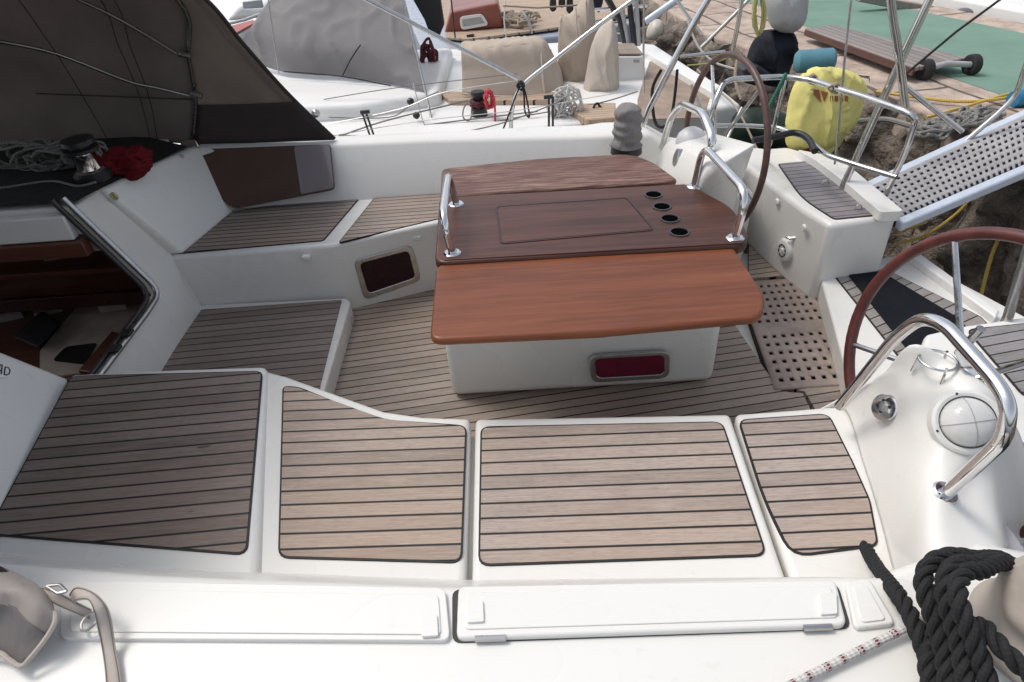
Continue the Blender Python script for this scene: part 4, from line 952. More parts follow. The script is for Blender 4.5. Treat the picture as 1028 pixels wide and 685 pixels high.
strap('strap', [((74, 606, .745), (70, 597, .745)), ((79, 603, .765), (77, 589, .765)), ((89, 603, .775), (93, 594, .775)), ((94, 614, .765), (106, 606, .765)), ((98, 632, .73), (112, 622, .735)), ((103, 655, .695), (116, 650, .70)), ((106, 680, .688), (121, 676, .69)), ((108, 720, .685), (126, 716, .685))])
obj('buckle', tube(bmesh.new(), rround([P(48, 588, .78), P(60, 587, .78), P(67, 594, .78), P(58, 596, .78), P(47, 589, .78)], .004), .0035, 8), STEELR, cf)
obj('ring', tube(bmesh.new(), [P(90, 624, .71) + V((math.cos(t) * .016, math.sin(t) * .022, 0)) for t in [k * math.pi / 8 for k in range(16)]], .003, 6, True), STEELR, cf)

# ================================================================ WATER, QUAY
bm = bmesh.new(); prism(bm, [V((-60, -40, -.75)), V((60, -40, -.75)), V((60, 90, -.75)), V((-60, 90, -.75))], (0, 0, -.2)); struct(obj('water', bm, WATER))
ZQ = .5
edge = [(2.25, 12), (2.2, 9.0), (2.25, 7.4), (2.62, 6.0), (2.95, 4.6), (3.05, 3.65), (3.3, 2.4), (3.5, 1), (3.6, -3)]
q = [V((x, y, ZQ)) for x, y in edge]
gl = [P(1040, 99, ZQ), P(1003, 95, ZQ), P(930, 70, ZQ), P(805, 25, ZQ), P(770, 8, ZQ), P(720, -12, ZQ), P(690, -30, ZQ)]
fr_ = [P(1120, 60, ZQ), P(1028, 34, ZQ), P(868, 0, ZQ), P(800, -20, ZQ)]
far_k = [p + V((.35, .2, 0)) for p in fr_]
quay_top = q + [V((5.6, -3, ZQ)), V((5.6, 5.0, ZQ))] + [far_k[1], far_k[2], far_k[3]] + [V((4.9, 14, ZQ)), V((2.6, 14, ZQ))]
struct(pris('quay', quay_top, (0, 0, -1.6), STONE, bevel=.03))
struct(pris('green_walkway', [V((4.2, -3, ZQ + .004)), V((3.75, 3.2, ZQ + .004))] + [p + V((0, 0, .004)) for p in gl[1:5]] + [V((3.0, 9.5, ZQ + .004)), V((3.2, 13, ZQ + .004)), V((4.2, 13, ZQ + .004))] + [p + V((0, 0, .004)) for p in (fr_[2], fr_[1])] + [V((5.0, 4.8, ZQ + .004)), V((5.0, -3, ZQ + .004))], (0, 0, -.003), GREEN))
# rough rock face of the quay
rg = random.Random(11); rows = []
nE = 46
ce = catmull([V((x, y, ZQ)) for x, y in edge], 8)
for lv, (dz, dx) in enumerate(((-.02, .03), (-.12, -.05), (-.35, -.10), (-.6, -.14), (-.85, -.2), (-1.1, -.28), (-1.4, -.35))):
    rows.append([p + V((dx + rg.uniform(-.09, .09) * (lv > 0), rg.uniform(-.05, .05), dz + rg.uniform(-.05, .05) * (lv > 0))) for p in ce])
bm = net(rows, 5, 7, .004, 6)
for v in bm.verts:
    q_ = v.co; v.co = q_ + V((1, .3, .35)) * (MN.noise(q_ * 2.6) * .16 + MN.noise(q_ * 6.) * .08 + MN.noise(q_ * 14.) * .035)
struct(obj('rock_bank', bm, ROCK, smooth=40))
rocks = [(760, 100, .1, .22), (742, 128, -.1, .2), (872, 140, .05, .24), (858, 158, -.15, .2), (930, 215, -.35, .3), (975, 215, -.3, .32), (1010, 240, -.45, .35), (950, 262, -.6, .28), (1000, 285, -.62, .26), (905, 190, -.3, .2), (690, 50, .25, .35), (640, 45, .1, .3)]
for k, (x, y, z, r) in enumerate(rocks):
    bm = bmesh.new(); bmesh.ops.create_icosphere(bm, subdivisions=4, radius=1)
    c = P(x, y, z); ph = k * 1.3
    for v in bm.verts:
        n_ = v.co.copy(); kk = 1 + MN.noise(n_ * 1.5 + V((ph, 0, 0))) * .5 + MN.noise(n_ * 4 + V((ph, 0, 0))) * .2 + MN.noise(n_ * 9 + V((ph, 0, 0))) * .09
        v.co = c + V((n_.x * r * kk, n_.y * r * .9 * kk, n_.z * r * .7 * kk))
    where = ['under the green tie of the stern rail', 'below the far steering wheel', 'right of the yellow bag', 'just above the far stern seat', 'below the gangway, nearest the stern seat', 'in the middle under the gangway', 'under the gangway by the brown post', 'low at the water beside the platform', 'low beneath the near steering wheel', 'at the foot of the gangway', 'large, behind the steel frame leg', 'behind the white fender'][k]
    tag(obj('boulder', bm, ROCK, None, smooth=60), 'brown wet boulder ' + where, 'boulder', 'boulders along the quay')
# gangway
GW = thing('gangway', 'grey perforated gangway with pale side beams leading from the stern to the quay', 'gangway', tuple(P(950, 175, .6)))
ga, gb_, gc_, gd = P(866, 186, .66), P(1100, 84, .70), P(1100, 121, .70), P(901, 212, .66)
ga, gb_, gd, gc_ = P(866, 191, .415), P(1090, 88, .72), P(900, 219, .415), P(1090, 138, .72)
bm = bmesh.new(); nu, nv = 34, 7
us = [k / (2 * nu) for k in range(2 * nu + 1)]; vs = [k / (2 * nv) for k in range(2 * nv + 1)]
gr_ = [[bm.verts.new(bil([ga, gb_, gc_, gd], u, v)) for v in vs] for u in us]
for i in range(2 * nu):
    for j in range(2 * nv):
        hole = i % 2 == 1 and (j % 2 == 1) and i > 1
        if not hole: bm.faces.new((gr_[i][j], gr_[i + 1][j], gr_[i + 1][j + 1], gr_[i][j + 1]))
o = obj('walkway', bm, GANG, GW); m = o.modifiers.new('solid', 'SOLIDIFY'); m.thickness = .012; m.offset = -1
gv = (gd - ga).normalized()
pris('side_beam', [ga + gv * -.07, gb_ + gv * -.07, gb_, ga], (0, 0, -.055), ALU, GW, bevel=.012)
pris('side_beam', [gd, gc_, gc_ + gv * .06, gd + gv * .06], (0, 0, -.055), ALU, GW, bevel=.012)
pris('walkway_backing', [p + V((0, 0, -.05)) for p in (ga, gb_, gc_, gd)], (0, 0, -.004), BLACK, GW)
# things on the quay
TR = thing('wooden_trolley', 'weathered plank trolley with black wheels parked on the green walkway', 'trolley', tuple(P(890, 55, ZQ)))
zt = ZQ + .11
pris('plank', [P(809, 29, zt), P(836, 25, zt), P(972, 58, zt), P(918, 68, zt)], (0, 0, -.03), teak('trolley_board', ang_of((809, 29), (918, 68), zt), .07, (.30, .265, .25), (.18, .155, .15), .003), TR, bevel=.006)
pris('plank_edge', [P(808, 30, zt - .004), P(811, 28, zt - .004), P(921, 67, zt - .004), P(917, 69.5, zt - .004)], (0, 0, -.05), plain('trolley_edge', (.12, .055, .045), .6), TR)
wxa = (P(977, 65, ZQ + .08) - P(929, 70, ZQ + .08)).normalized()
for x, y in ((929, 70), (976, 65)):
    w_ = lat('wheel', P(x, y, ZQ + .075), wxa, [(0, .03), (.04, .03), (.055, .035), (.075, .028), (.078, 0), (.075, -.028), (.055, -.035), (.04, -.03), (0, -.03)], plain('tyre', (.02, .02, .02), .7), TR, 24)
    lat('rim', P(x, y, ZQ + .075) - wxa * .0, wxa, [(0, .038), (.03, .036), (.034, .03)], STEELR, w_, 16)
tub('axle', [P(929, 70, ZQ + .08), P(950, 64, ZQ + .1), P(976, 65, ZQ + .08)], .022, GREYPL, TR)
tag(lat('blue_drum', PY(818, 61, 4.7), V((1, -.2, .05)), [(0, .14), (.055, .13), (.075, .11), (.075, -.11), (.055, -.13), (0, -.14)], BLUEP, None, 24), 'blue plastic drum lying behind the yellow bag', 'drum')
yb = pillow('yellow_bag', [(789, 115), (786, 130), (790, 147), (803, 153), (819, 157), (836, 147), (852, 130), (863, 103), (868, 84), (853, 71), (828, 66), (808, 72), (795, 90)], 4.15, .14, YELC, None, wr=.006, fd=.05)
tag(yb, 'bright yellow lifebuoy bag hanging outside the stern rail', 'bag')
def print_on(pxs, yy, mat): 
    q = [hit(yb, x, y)[0] + V((0, -.006, 0)) for x, y in pxs]
    return obj('red_print', prism(bmesh.new(), q, (0, .005, 0)), mat, yb, smooth=20)
ORG = plain('orange_print', (.30, .085, .03), .7)
print_on([(813, 90), (822, 90), (824, 103)], 4.0, ORG)
print_on([(824, 91), (831, 93), (827, 102)], 4.0, ORG)
for x_ in (833, 838, 843, 848): print_on([(x_, 96), (x_ + 3, 96.5), (x_ + 3, 102), (x_, 101.5)], 4.0, ORG)
print_on([(803, 148), (818, 148.5), (819, 153), (806, 152)], 4.055, RED)
ob = thing('outboard_motor', 'black outboard motor with grey hood raised behind the far steering wheel', 'motor', tuple(P(775, 80, .2)))
pillow('motor_cover', [(748, 62), (758, 40), (768, 30), (792, 30), (800, 46), (792, 66), (788, 86), (768, 84), (750, 80)], 5.4, .16, cloth('navy_cover', (.014, .017, .026), .7, 8, .02), ob, wr=.01, fd=.06)
slab('tilt_bracket', [(745, 70), (762, 66), (778, 76), (764, 88), (748, 84)], 5.2, .2, plain('bracket_black', (.03, .032, .038), .5), ob, .02)
pillow('hood', [(770, 20), (767, -6), (782, -25), (806, -18), (808, 8), (802, 26), (790, 33), (778, 30)], 5.35, .16, cloth('pale_grey_cover', (.50, .50, .50), .8, 6, .03), ob, wr=.004, fd=.03)
tag(obj('yellow_hank', tube(bmesh.new(), [PY(762 + 5 * math.sin(t * 6.28) + rg.uniform(-1.5, 1.5), 14 + 20 * math.cos(t * 6.28) + rg.uniform(-2, 2), 5.1 - .01 * t) for t in [k / 14 for k in range(14 * 7)]], .010, 6), R_YELG), 'hank of pale yellow rope hanging in front of the outboard hood', 'rope')
dg = pillow('dinghy', [(735, 118), (752, 108), (785, 112), (800, 130), (790, 146), (760, 152), (736, 146)], 4.75, .2, plain('dark_green_tarp', (.012, .035, .022), .6, var=.3), None, wr=.01)
tag(dg, 'dark green covered tender lying behind the far stern rail', 'dinghy')
tag(tub('wooden_post', [PY(1006, 168, 3.6), PY(1003, 300, 3.6)], .025, plain('dark_post', (.04, .025, .02), .7), None, n=10), 'dark wooden mooring post standing under the gangway', 'post')
ropes = [
    ([P(1040, 190, .2), P(1018, 218, .1), P(998, 250, 0), P(984, 300, -.2)], R_YEL, .011, 'bright yellow mooring line hanging below the gangway at the right'),
    ([P(902, 244, .15), P(930, 236, .05), P(965, 210, .1), P(990, 178, .2)], R_YEL, .009, 'lower slack yellow line looping below the gangway beam'),
    ([P(902, 233, .2), P(925, 224, .12), P(950, 202, .15), P(962, 190, .2)], R_YEL, .009, 'upper slack yellow line looping below the gangway beam'),
    ([P(1040, 92, .55), P(1000, 100, .54), P(960, 102, .53), P(915, 97, .53), P(880, 92, .52)], R_YEL, .011, 'yellow line lying along the stone edge of the quay'),
    ([P(1030, 90, .56), P(1000, 98, .54), P(960, 110, .53), P(930, 118, .52)], R_YEL, .010, 'second yellow line fanning out along the quay stones'),
    ([P(985, 112, .53), P(955, 122, .53), P(925, 128, .5), P(890, 120, .45), P(860, 122, .4)], R_GREY, .018, 'thick grey mooring line heaped at the quay edge'),
    ([P(760, 150, .3), P(740, 110, .5), P(720, 90, .5), P(700, 70, .5)], R_BEIGE, .008, 'beige mooring line behind the far steering wheel'),
    ([P(690, 66, .4), P(720, 62, .4), P(760, 46, .45)], R_YELG, .008, 'pale yellow line stretched behind the far wheel top'),
    ([P(640, 44, .3), P(690, 46, .3), P(740, 40, .4)], R_GREY, .010, 'grey mooring line crossing the dark water behind the white locker'),
    ([P(792, 34, .55), P(788, 50, .5), P(795, 66, .45), P(806, 72, .4)], R_YEL, .009, 'short yellow line hanging beside the blue drum'),
]
for pts, mm, r, lab in ropes: tag(obj('mooring_line', tube(bmesh.new(), catmull(pts, 6), r, 7), mm), lab, 'rope')
bm = bmesh.new(); cq = P(948, 128, .52)
for k in range(12): tube(bm, coil(P(925 + k * 5.5, 136 - k * 1.9, .52), .06 + .02 * (k % 3), 2, 1.2, .8, .02, k, 12, 'XY'), .012, 6)
tag(obj('rope_pile', bm, R_GREY), 'heap of grey mooring rope on the quay edge beside the gangway', 'rope')
tag(lat('blue_canister', PY(1026, 98, 4.4), V((1, .3, 0)), [(0, .08), (.05, .08), (.06, .06), (.06, -.06), (.05, -.08), (0, -.08)], plain('bright_blue', (.03, .22, .40), .4), None, 20), 'bright blue canister at the right edge of the quay', 'canister')

# ================================================================ NEIGHBOURING YACHT
NY = thing('neighbour_yacht', 'white yacht moored alongside with teak trimmed cockpit and clean white deck', 'yacht', (-.5, 6.2, .4))
ZN = .45
dk = [V((-7, 4.85, ZN + .05)), V((-2.5, 4.78, ZN + .03)), V((0, 4.78, ZN)), V((1.35, 4.9, ZN)), V((1.88, 5.0, ZN)), V((1.86, 5.65, ZN)), V((1.70, 7.2, ZN)), V((1.1, 7.6, ZN)), V((-2, 7.7, ZN)), V((-7, 7.4, ZN + .05))]
pris('hull', dk, (0, 0, -1.25), WHITE2, NY, bevel=.03)
cr = [P(278, 72, .62), P(344, 77, .62), P(428, 92, .62), P(445, 91, .60)]
pris('cabin_roof', [V((-7, 5.35, .66)), V((-2.5, 5.25, .62)), V((-1.1, 5.25, .58)), V((-.45, 5.5, .56)), V((-.4, 7.2, .56)), V((-7, 7.2, .66))], (0, 0, -.2), WHITE2, NY, bevel=.06, seg=5)
pris('toe_rail', [P(440, 92, .50), P(562, 92, .50), P(560, 100, .50), P(452, 101, .50)], (0, 0, -.06), PALETEAK, NY, bevel=.008)
pris('teak_coaming', [P(572, 104, .50), P(618, 103, .50), P(618, 118, .50), P(590, 120, .50), P(576, 112, .50)], (0, 0, -.06), PALETEAK, NY, bevel=.008)
pris('teak_sole', [P(652, 62, ZN + .005), P(668, 57, ZN + .005), P(716, 88, ZN + .005), P(706, 118, ZN + .005), P(640, 120, ZN + .005), P(640, 100, ZN + .005)], (0, 0, -.004), plain('teak_plain', (.36, .27, .21), .7, var=.2, nscale=5, bumps=.3, bscale=50), NY)
pris('stern_lip', [P(650, 53, ZN + .06), P(660, 51, ZN + .06), P(724, 86, ZN + .06), P(716, 93, ZN + .06)], (0, 0, -.1), WHITE2, NY, bevel=.012)
lk = slab('locker', [(619, 57), (645, 57), (648, 99), (617, 99)], 5.9, .45, WHITE2, NY, .012)
pris('locker_top', [PY(618, 56, 5.9) + V((0, .02, .012)), PY(646, 56, 5.9) + V((0, .02, .012)), PY(646, 56, 5.9) + V((0, .44, .012)), PY(618, 56, 5.9) + V((0, .44, .012))], (0, 0, -.01), plain('locker_teak', (.33, .26, .21), .7), lk)
slab('locker_vent', [(636, 60), (642, 60), (642, 63), (636, 63)], 5.893, .01, GREYPL, lk, 0)
slab('dark_hatch', [(426, 20), (406, -15), (440, -15), (446, 25), (440, 40), (432, 36)], 7.0, .1, BLACK, NY, .01)
gh = thing('grey_sprayhood', 'large grey canvas cover over the neighbouring yacht companionway', 'sprayhood', (-1.3, 6.2, .55))
rows = [[P(236, 50, .66), P(278, 70.5, .63), P(344, 77, .61), P(400, 86, .58), P(428, 93, .57)],
        [PY(250, 30, 6.6), PY(285, 42, 6.3), PY(345, 48, 6.05), PY(392, 52, 5.85), PY(418, 58, 5.75)],
        [PY(272, 2, 6.9), PY(298, 4, 6.6), PY(346, 8, 6.4), PY(384, 10, 6.2), PY(408, 12, 6.05)],
        [PY(292, -28, 7.1), PY(310, -34, 6.9), PY(345, -36, 6.75), PY(375, -32, 6.6), PY(398, -28, 6.5)],
        [PY(300, -50, 7.6), PY(320, -60, 7.5), PY(345, -62, 7.4), PY(370, -56, 7.3), PY(392, -50, 7.2)]]
bm = refold(net(rows, 14, 14, 0, 8), .034, 5, None, 4.)
obj('canopy', bm, GREYC, gh, solid=.006, smooth=180)
obj('zip_seam', tube(bmesh.new(), catmull([PY(344, 76, 5.95), PY(352, 60, 5.93), PY(362, 45, 5.95)], 4), .006, 6), BLACK, gh)
obj('window_zip', tube(bmesh.new(), catmull([PY(285, 72, 6.2), PY(340, 76.5, 5.98), PY(392, 86, 5.75)], 4), .006, 6), HOODD, gh)
c1 = thing('table_cover', 'beige canvas box cover over the neighbouring cockpit table', 'cover', tuple(PY(512, 95, 5.9)))
rows = [[PY(464, 93, 5.55), PY(500, 96, 5.50), PY(545, 96, 5.50), PY(562, 96, 5.6)], [PY(464, 72, 5.62), PY(500, 71, 5.56), PY(542, 70, 5.58), PY(561, 72, 5.68)], [PY(463, 49, 5.70), PY(500, 46, 5.66), PY(540, 43, 5.70), PY(552, 52, 5.8)], [PY(465, 44, 6.1), PY(500, 41, 6.1), PY(538, 38, 6.1), PY(548, 42, 6.1)], [PY(470, 50, 6.4), PY(500, 47, 6.4), PY(538, 44, 6.4), PY(546, 48, 6.4)]]
obj('canvas', refold(net(rows, 14, 10, 0, 3), .022, 9), BEIGEC, c1, solid=.005, smooth=50)
obj('hem', tube(bmesh.new(), catmull([PY(464, 94, 5.54), PY(500, 97, 5.49), PY(545, 97, 5.49), PY(562, 97, 5.59)], 5), .012, 6), BEIGE2, c1)
obj('seam', tube(bmesh.new(), catmull([PY(463, 50, 5.69), PY(500, 47, 5.64), PY(540, 44, 5.68), PY(552, 52, 5.78)], 5), .010, 6), BEIGE2, c1)
obj('seam', tube(bmesh.new(), catmull([PY(543, 45, 5.67), PY(544, 70, 5.56), PY(547, 96, 5.48)], 5), .009, 6), BEIGE2, c1)
obj('cover_end', net([[PY(562, 96, 5.6), PY(566, 92, 5.9), PY(566, 84, 6.3)], [PY(561, 72, 5.68), PY(563, 70, 5.9), PY(562, 66, 6.3)], [PY(552, 52, 5.8), PY(551, 48, 5.95), PY(547, 46, 6.3)]], 4, 4, .003, 3), BEIGEC, c1, solid=.005, smooth=90)
obj('front_pad', lathe(bmesh.new(), PY(478, 66, 5.65), V((1, -.3, 0)), [(0, .02), (.03, .02), (.03, -.02), (0, -.02)], 12), GREYPL, c1) if False else None
c2 = pillow('binnacle_cover', [(561, 22), (572, 14), (586, -2), (593, -10), (597, 20), (596, 60), (594, 96), (575, 96), (562, 90)], 6.1, .16, BEIGEC, None, wr=.006, seed=2, fd=.05); obj('seam', tube(bmesh.new(), catmull([PY(578, 8, 6.0), PY(580, 50, 5.93), PY(579, 94, 6.0)], 5), .006, 6), BEIGE2, c2); tag(c2, 'tall pointed beige canvas cover left of its twin in the neighbouring cockpit', 'cover')
c3 = pillow('binnacle_cover', [(595, 40), (604, 26), (614, 18), (620, 40), (621, 75), (620, 100), (602, 104), (584, 103), (589, 70)], 5.75, .16, BEIGE2, None, wr=.006, seed=4, fd=.05); tag(c3, 'pale beige wheel cover with tucked folds beside the white locker', 'cover')
# ropes, winch on that yacht
w2 = thing('winch', 'small winch with red and dark rope on the neighbouring deck', 'winch', tuple(PY(481, 118, 5.15)))
c = PY(481, 113, 5.15)
lat('drum', c, UP, [(0, .16), (.05, .16), (.055, .14), (.04, .12), (.038, .06), (.06, .04), (.07, -.04), (0, -.05)], BLACK, w2, 20)
obj('dark_turns', tube(bmesh.new(), coil(c + V((0, 0, .06)), .055, 6, 1, 1, .006, 2, 12, 'XY'), .012, 6), plain('maroon_rope', (.10, .02, .025), .8), w2)
obj('red_hank', tube(bmesh.new(), coil(PY(491, 100, 5.05), .04, 6, .7, 1.5, .012, 5, 12), .009, 6), R_RED, w2)
obj('red_tail', tube(bmesh.new(), catmull([PY(496, 98, 5.0), PY(497, 112, 5.0), PY(497, 135, 4.95)], 5), .008, 6), R_RED, w2)
obj('grey_bight', tube(bmesh.new(), catmull([PY(474, 98, 5.05), PY(466, 108, 5.05), PY(465, 118, 5.0), PY(471, 121, 5.0), PY(475, 112, 5.05)], 5), .006, 6), R_GREY, w2)
bm = bmesh.new()
for k in range(9): tube(bm, coil(PY(566 + rg.uniform(-7, 12), 106 + rg.uniform(-7, 8), 5.0 + rg.uniform(-.05, .05)), .06 + rg.uniform(-.02, .05), 2, .8, 1.1, .02, k), .007, 6)
tag(obj('white_hank', bm, R_WHITE), 'tangled hank of white rope hung above the black straps', 'rope')
bm = bmesh.new()
for k in range(5): tube(bm, coil(PY(429 + k * .6, 68, 6.6), .05 + .015 * k, 2, .7, 2.2, .015, k), .012, 6)
tag(obj('maroon_hank', bm, plain('maroon_rope2', (.13, .025, .03), .85)), 'maroon rope hank hanging at the edge of the grey cover', 'rope')
bm = bmesh.new()
for k in range(6): tube(bm, catmull([PY(433 + k * 1.5, -8, 7.4), PY(435 + k * 1.2 + rg.uniform(-2, 2), 10, 7.4), PY(434 + k * 1.6, 28, 7.4)], 4), .010, 6)
tag(obj('teal_hank', bm, R_TEAL), 'teal ropes hanging behind the grey cover', 'rope')
for k, (pts, r, lab) in enumerate((
    ([PY(268, -10, 5.9), PY(272, 20, 5.9), PY(280, 74, 5.85)], .006, 'thin white wire in front of the grey cover'),
    ([PY(404, -6, 5.6), PY(425, 82, 5.5), PY(437, 138, 5.0)], .010, 'slanting steel stanchion right of the grey cover'),
    ([PY(415, 84, 5.2), PY(424, 120, 5.0), PY(432, 139, 4.95)], .004, 'thin steel wire beside the slanting stanchion'))):
    tag(tub('stay_wire', pts, r, STEELR, None, n=7), lab, 'wire', 'wires over the neighbouring deck')
for k, (pts, r) in enumerate((([PY(340, 138, 5.0), PY(440, 124, 5.0), PY(540, 112, 5.0)], .006), ([PY(325, 100, 5.4), PY(400, 88, 5.4), PY(520, 74, 5.5)], .004), ([PY(330, 118, 5.2), PY(390, 118, 5.2), PY(412, 106, 5.2), PY(440, 92, 5.2)], .005))):
    tag(obj('deck_rope', tube(bmesh.new(), catmull(pts, 5), r, 6), R_GREY), ['long grey line crossing the white neighbouring deck', 'thin line high across the neighbouring cabin roof', 'grey line rising to the stanchion on the neighbouring deck'][k], 'rope')
for k, (x, y) in enumerate(((412, 102), (418, 116))):
    tag(lat('deck_block', PY(x, y, 5.1), V((.6, -.6, .3)), [(0, .02), (.02, .02), (.028, 0), (.02, -.02), (0, -.02)], BLACK, None, 14), ['upper small black pulley block on the neighbouring rail line', 'lower small black pulley block on the neighbouring rail line'][k], 'block')
for k, (pts, r, mm, lab) in enumerate((
    ([PY(640, 92, 5.2), PY(600, 104, 5.1), PY(530, 116, 5.0), PY(470, 128, 4.95)], .005, R_GREY, 'thin grey sheet crossing the white deck towards the white rope hank'),
    ([PY(594, 120, 5.0), PY(596, 108, 5.0), PY(600, 104, 5.02), PY(606, 110, 5.0), PY(640, 128, 4.9)], .009, R_BLACK, 'black rope bight on the neighbouring deck beside the covered far winch'),
    ([PY(664, 70, 4.5), PY(655, 90, 4.5), PY(657, 120, 4.5), PY(664, 128, 4.45), PY(676, 122, 4.45)], .011, R_BLACK, 'thick black hose hanging behind the bent frame leg'),
    ([PY(680, 70, 4.5), PY(677, 100, 4.5), PY(672, 128, 4.45)], .010, R_BLACK, 'straight black strap hanging from the bent frame leg'),
    ([PY(694, 85, 4.4), PY(712, 130, 4.3), PY(722, 160, 4.2)], .010, STEELR, 'thin steel brace seen through the far steering wheel'),
    ([PY(745, 108, 4.3), PY(730, 140, 4.2), PY(722, 158, 4.1)], .011, STEELR, 'slanting steel brace crossing behind the far steering wheel rim'),
    ([PY(690, 20, 5.4), PY(700, 45, 5.3), PY(716, 62, 5.2), PY(740, 70, 5.1)], .008, R_WHITE, 'white line drooping to the rocks left of the outboard'),
    ([PY(742, 52, 5.0), PY(738, 78, 4.9), PY(744, 100, 4.8)], .012, R_BEIGE, 'beige rope hanging below the outboard bracket'))):
    tag(tub('deck_line', pts, r, mm, None, smooth_n=5, n=7), lab, 'brace' if mm is STEELR else 'rope')
# black jacket and tubes over the binnacles
tag(slab('dark_jacket', [(592, -12), (604, -14), (606, 2), (602, 14), (594, 8)], 7.2, .12, plain('navy_cloth', (.012, .014, .03), .9), None, .02), 'navy jacket hanging behind the beige binnacle covers', 'jacket')
ra = thing('gear_arch', 'grey steel gear arch with blue and black tubes behind the white locker', 'frame', tuple(PY(630, 50, 6.8)))
for pts, r, mm in (([(606, -8), (622, 20), (628, 46)], .03, BLACK), ([(624, 8), (629, 44)], .028, GREYPL), ([(632, 4), (637, 46)], .028, BLACK), ([(638, -10), (641, 46)], .024, GREYPL), ([(590, 22), (625, 24)], .014, STEEL), ([(596, 10), (650, 6)], .014, STEEL), ([(604, 32), (627, 33)], .014, STEEL)):
    obj('frame_tube', tube(bmesh.new(), [PY(x, y, 6.8) for x, y in pts], r, 10), mm, ra)
tag(pillow('fender', [(650, 28), (656, 20), (664, 21), (664, 32), (656, 40), (649, 38)], 7.6, .13, plain('cream_vinyl', (.60, .55, .47), .45), None), 'cream round fender hanging at the stern of the yacht behind the locker', 'fender')
pole('davit_beam', [PY(648, 22, 7.0), PY(655, 17, 7.0), PY(684, -3, 7.0)], .035, ALU, 'pale square davit beam slanting up above the cream fender', 'beam')

# ---- second row of boats
B2 = thing('wooden_yacht', 'old yacht with red varnished cabin and pale teak deck behind the beige covers', 'yacht', (-.2, 9, .4))
hb = [P(428, 60, .40), P(470, 46, .40), P(560, 36, .40), P(640, 22, .40), P(640, -25, .40), P(400, -20, .40), P(415, 30, .4)]
pris('hull', hb, (0, 0, -1.2), GREYHULL, B2, bevel=.03)
pris('teak_deck', [p + V((0, 0, .03)) for p in (P(448, 40, .42), P(470, 42, .42), P(555, 31, .42), P(636, 16, .42), P(636, -22, .42), P(440, -18, .42))], (0, 0, -.028), PALETEAK, B2, bevel=.006)
cb_ = slab('cabin', [(446, 34), (452, 12), (500, 3), (506, 28)], 8.6, .9, REDWOOD, B2, .03)
wq = rpoly([PY(x, y, 8.595) for x, y in [(461, 17), (484, 13.5), (491, 25), (463, 30)]], .05); wi = inset(wq, .03)
wf = ring_frame('cabin_window', wq, wi, (0, -.03, 0), WHITE2, cb_); pris('pane', [p + V((0, -.008, 0)) for p in wi], (0, .004, 0), plain('pale_pane', (.5, .5, .5), .15), wf)
obj('bollard', hull([PY(x, y, yy) for x, y in [(468, 35), (476, 34), (475, 40), (470, 41)] for yy in (8.2, 8.3)]), BLACK, B2, bevel=.01)
bm = bmesh.new()
for k in range(7): tube(bm, coil(P(512 + k * 3, 17 + (k % 3) * 3, .5), .1, 2, 1.2, .7, .03, k, 12, 'XY'), .016, 6)
tag(obj('rope_heap', bm, R_BEIGE), 'heap of beige rope on the teak deck beside the red cabin', 'rope')
for k, (pts, r, mm, lab) in enumerate((
    ([PY(525, 12, 8.4), PY(531, 22, 8.3), PY(534, 34, 8.3)], .016, STEELR, 'bent steel stanchion on the pale teak deck'),
    ([PY(508, -10, 8.2), PY(506, 20, 8.2), PY(508, 38, 8.2)], .008, WHITE2, 'thin white wire beside the red cabin'),
    ([PY(452, -10, 8.2), PY(454, 10, 8.2), PY(457, 38, 8.2)], .009, BLACK, 'dark stay wire in front of the red cabin'),
    ([PY(505, 6, 8.2), PY(540, 8, 8.2), PY(600, 4, 8.2)], .010, R_BEIGE, 'beige line stretched along the pale teak deck'))):
    tag(tub('rigging', pts, r, mm, None, n=7), lab, 'rigging')
for k, (x, h) in enumerate(((553, 14), (562, 10), (570, 16))):
    tag(slab('dark_fender', [(x, -6), (x + 5, -7), (x + 6, h - 4), (x + 2, h - 1), (x - 1, h - 4)], 8.3, .1, BLACK, None, .02), ['leftmost dark fender hanging by the pale teak deck', 'middle short dark fender hanging by the pale teak deck', 'rightmost long dark fender hanging by the pale teak deck'][k], 'fender', 'dark fenders by the teak deck')
B3 = thing('white_motor_yacht', 'white boat with red stripe at the upper left behind the sprayhood', 'boat', (-4.4, 9.5, .3))
pris('hull', [P(205, 40, .35), P(238, 34, .35), P(262, 18, .35), P(300, -30, .35), P(120, -30, .35), P(150, 20, .35)], (0, 0, -1.1), WHITE2, B3, bevel=.05)
pris('red_stripe', [P(214, 36.5, .362), P(238, 32.5, .362), P(257, 22, .362), P(254, 20, .362), P(228, 27, .362), P(212, 31, .362)], (0, 0, -.03), plain('faded_red', (.42, .10, .08), .5), B3)
slab('cabin', [(226, 22), (240, 4), (262, 8), (266, 18)], 9.4, 1.2, WHITE2, B3, .06)
slab('wind_screen', [(243, 2), (262, 0), (264, 8), (244, 9)], 9.2, .05, plain('grey_screen', (.35, .36, .38), .2), B3, .01)
pole('deck_rail', [PY(220, 26, 9.0), PY(246, 20, 9.0), PY(262, 14, 9.0)], .018, GREYPL, None, None, parent=B3)
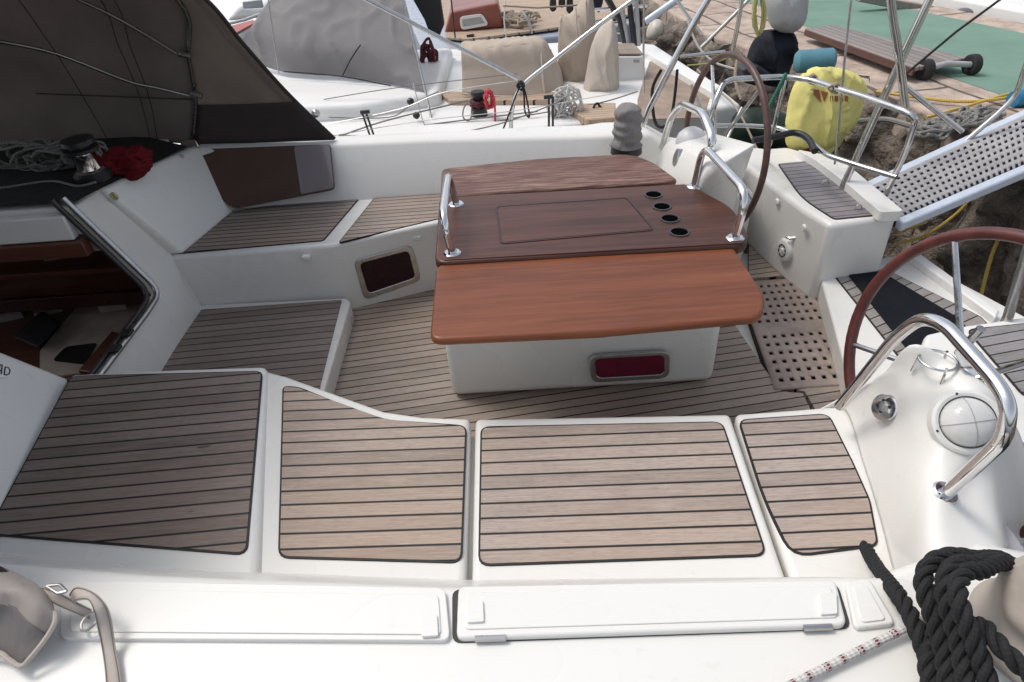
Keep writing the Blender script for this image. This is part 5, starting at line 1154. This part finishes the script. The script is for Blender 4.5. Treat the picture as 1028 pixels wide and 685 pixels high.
# far side of the quay
B4 = thing('far_motorboat', 'white boat with red cover moored beyond the green walkway', 'boat', tuple(P(990, 5, .4)))
pris('hull', [p + V((.45, .25, .1)) for p in (fr_[0], fr_[1], P(868, 0, ZQ))] + [V((4.9, 14, .6)), V((8, 14, .6)), V((8, 6, .6))], (0, 0, -1.2), WHITE2, B4, bevel=.05)
pillow('red_cover', [(982, 8), (992, -2), (1006, -6), (1010, 4), (1000, 13), (986, 12)], 7.9, .2, RED, B4)
pillow('grey_gear', [(958, 14), (966, 8), (982, 10), (1004, 16), (1000, 20), (972, 17)], 7.6, .1, plain('gear_grey', (.16, .16, .17), .6), B4)
pillow('black_gear', [(966, 4), (976, 0), (982, 4), (976, 8), (968, 8)], 7.9, .1, BLACK, B4)
tub('black_hose', [PY(1006, 14, 7.6), PY(1014, 10, 7.6), PY(1018, 14, 7.6), PY(1026, 10, 7.6), PY(1034, 14, 7.6)], .02, BLACK, B4, smooth_n=5)
tag(slab('kerb_board', [(862, 2), (868, -5), (950, 9), (960, 12), (955, 16), (930, 15)], 7.8, .1, GREYWOOD, None, .01), 'long weathered board lying at the far kerb of the green walkway', 'board')
# ================================================================ LIGHT
w = D.worlds.new('World'); S.world = w; w.use_nodes = True
nt = w.node_tree; bg = nt.nodes['Background']
sky = nt.nodes.new('ShaderNodeTexSky'); sky.sky_type = 'NISHITA'; sky.sun_disc = False
EL, AZ = math.radians(60), math.radians(-62)     # AZ: direction to the sun measured from +Y towards +X
sky.sun_elevation = EL; sky.sun_rotation = AZ; sky.dust_density = 3.0; sky.air_density = 1.0; sky.ozone_density = 1.0
hs = nt.nodes.new('ShaderNodeHueSaturation'); hs.inputs['Saturation'].default_value = .45; nt.links.new(sky.outputs[0], hs.inputs['Color']); nt.links.new(hs.outputs[0], bg.inputs[0]); bg.inputs[1].default_value = .17
sl = D.lights.new('sun', 'SUN'); sl.energy = 1.2; sl.angle = math.radians(18); sl.color = (1, .94, .86)
so = D.objects.new('sun', sl); COL.objects.link(so)
sd = V((math.sin(AZ) * math.cos(EL), math.cos(AZ) * math.cos(EL), math.sin(EL)))
so.rotation_euler = sd.to_track_quat('Z', 'Y').to_euler(); so.location = sd * 30
S.view_settings.view_transform = 'Standard'; S.view_settings.look = 'None'; S.view_settings.exposure = .2; S.view_settings.gamma = 1
S.view_settings.use_curve_mapping = False
S.render.engine = 'CYCLES'
S.cycles.use_denoising = True
try: S.cycles.denoiser = 'OPENIMAGEDENOISE'
except Exception: pass
S.cycles.max_bounces = 8
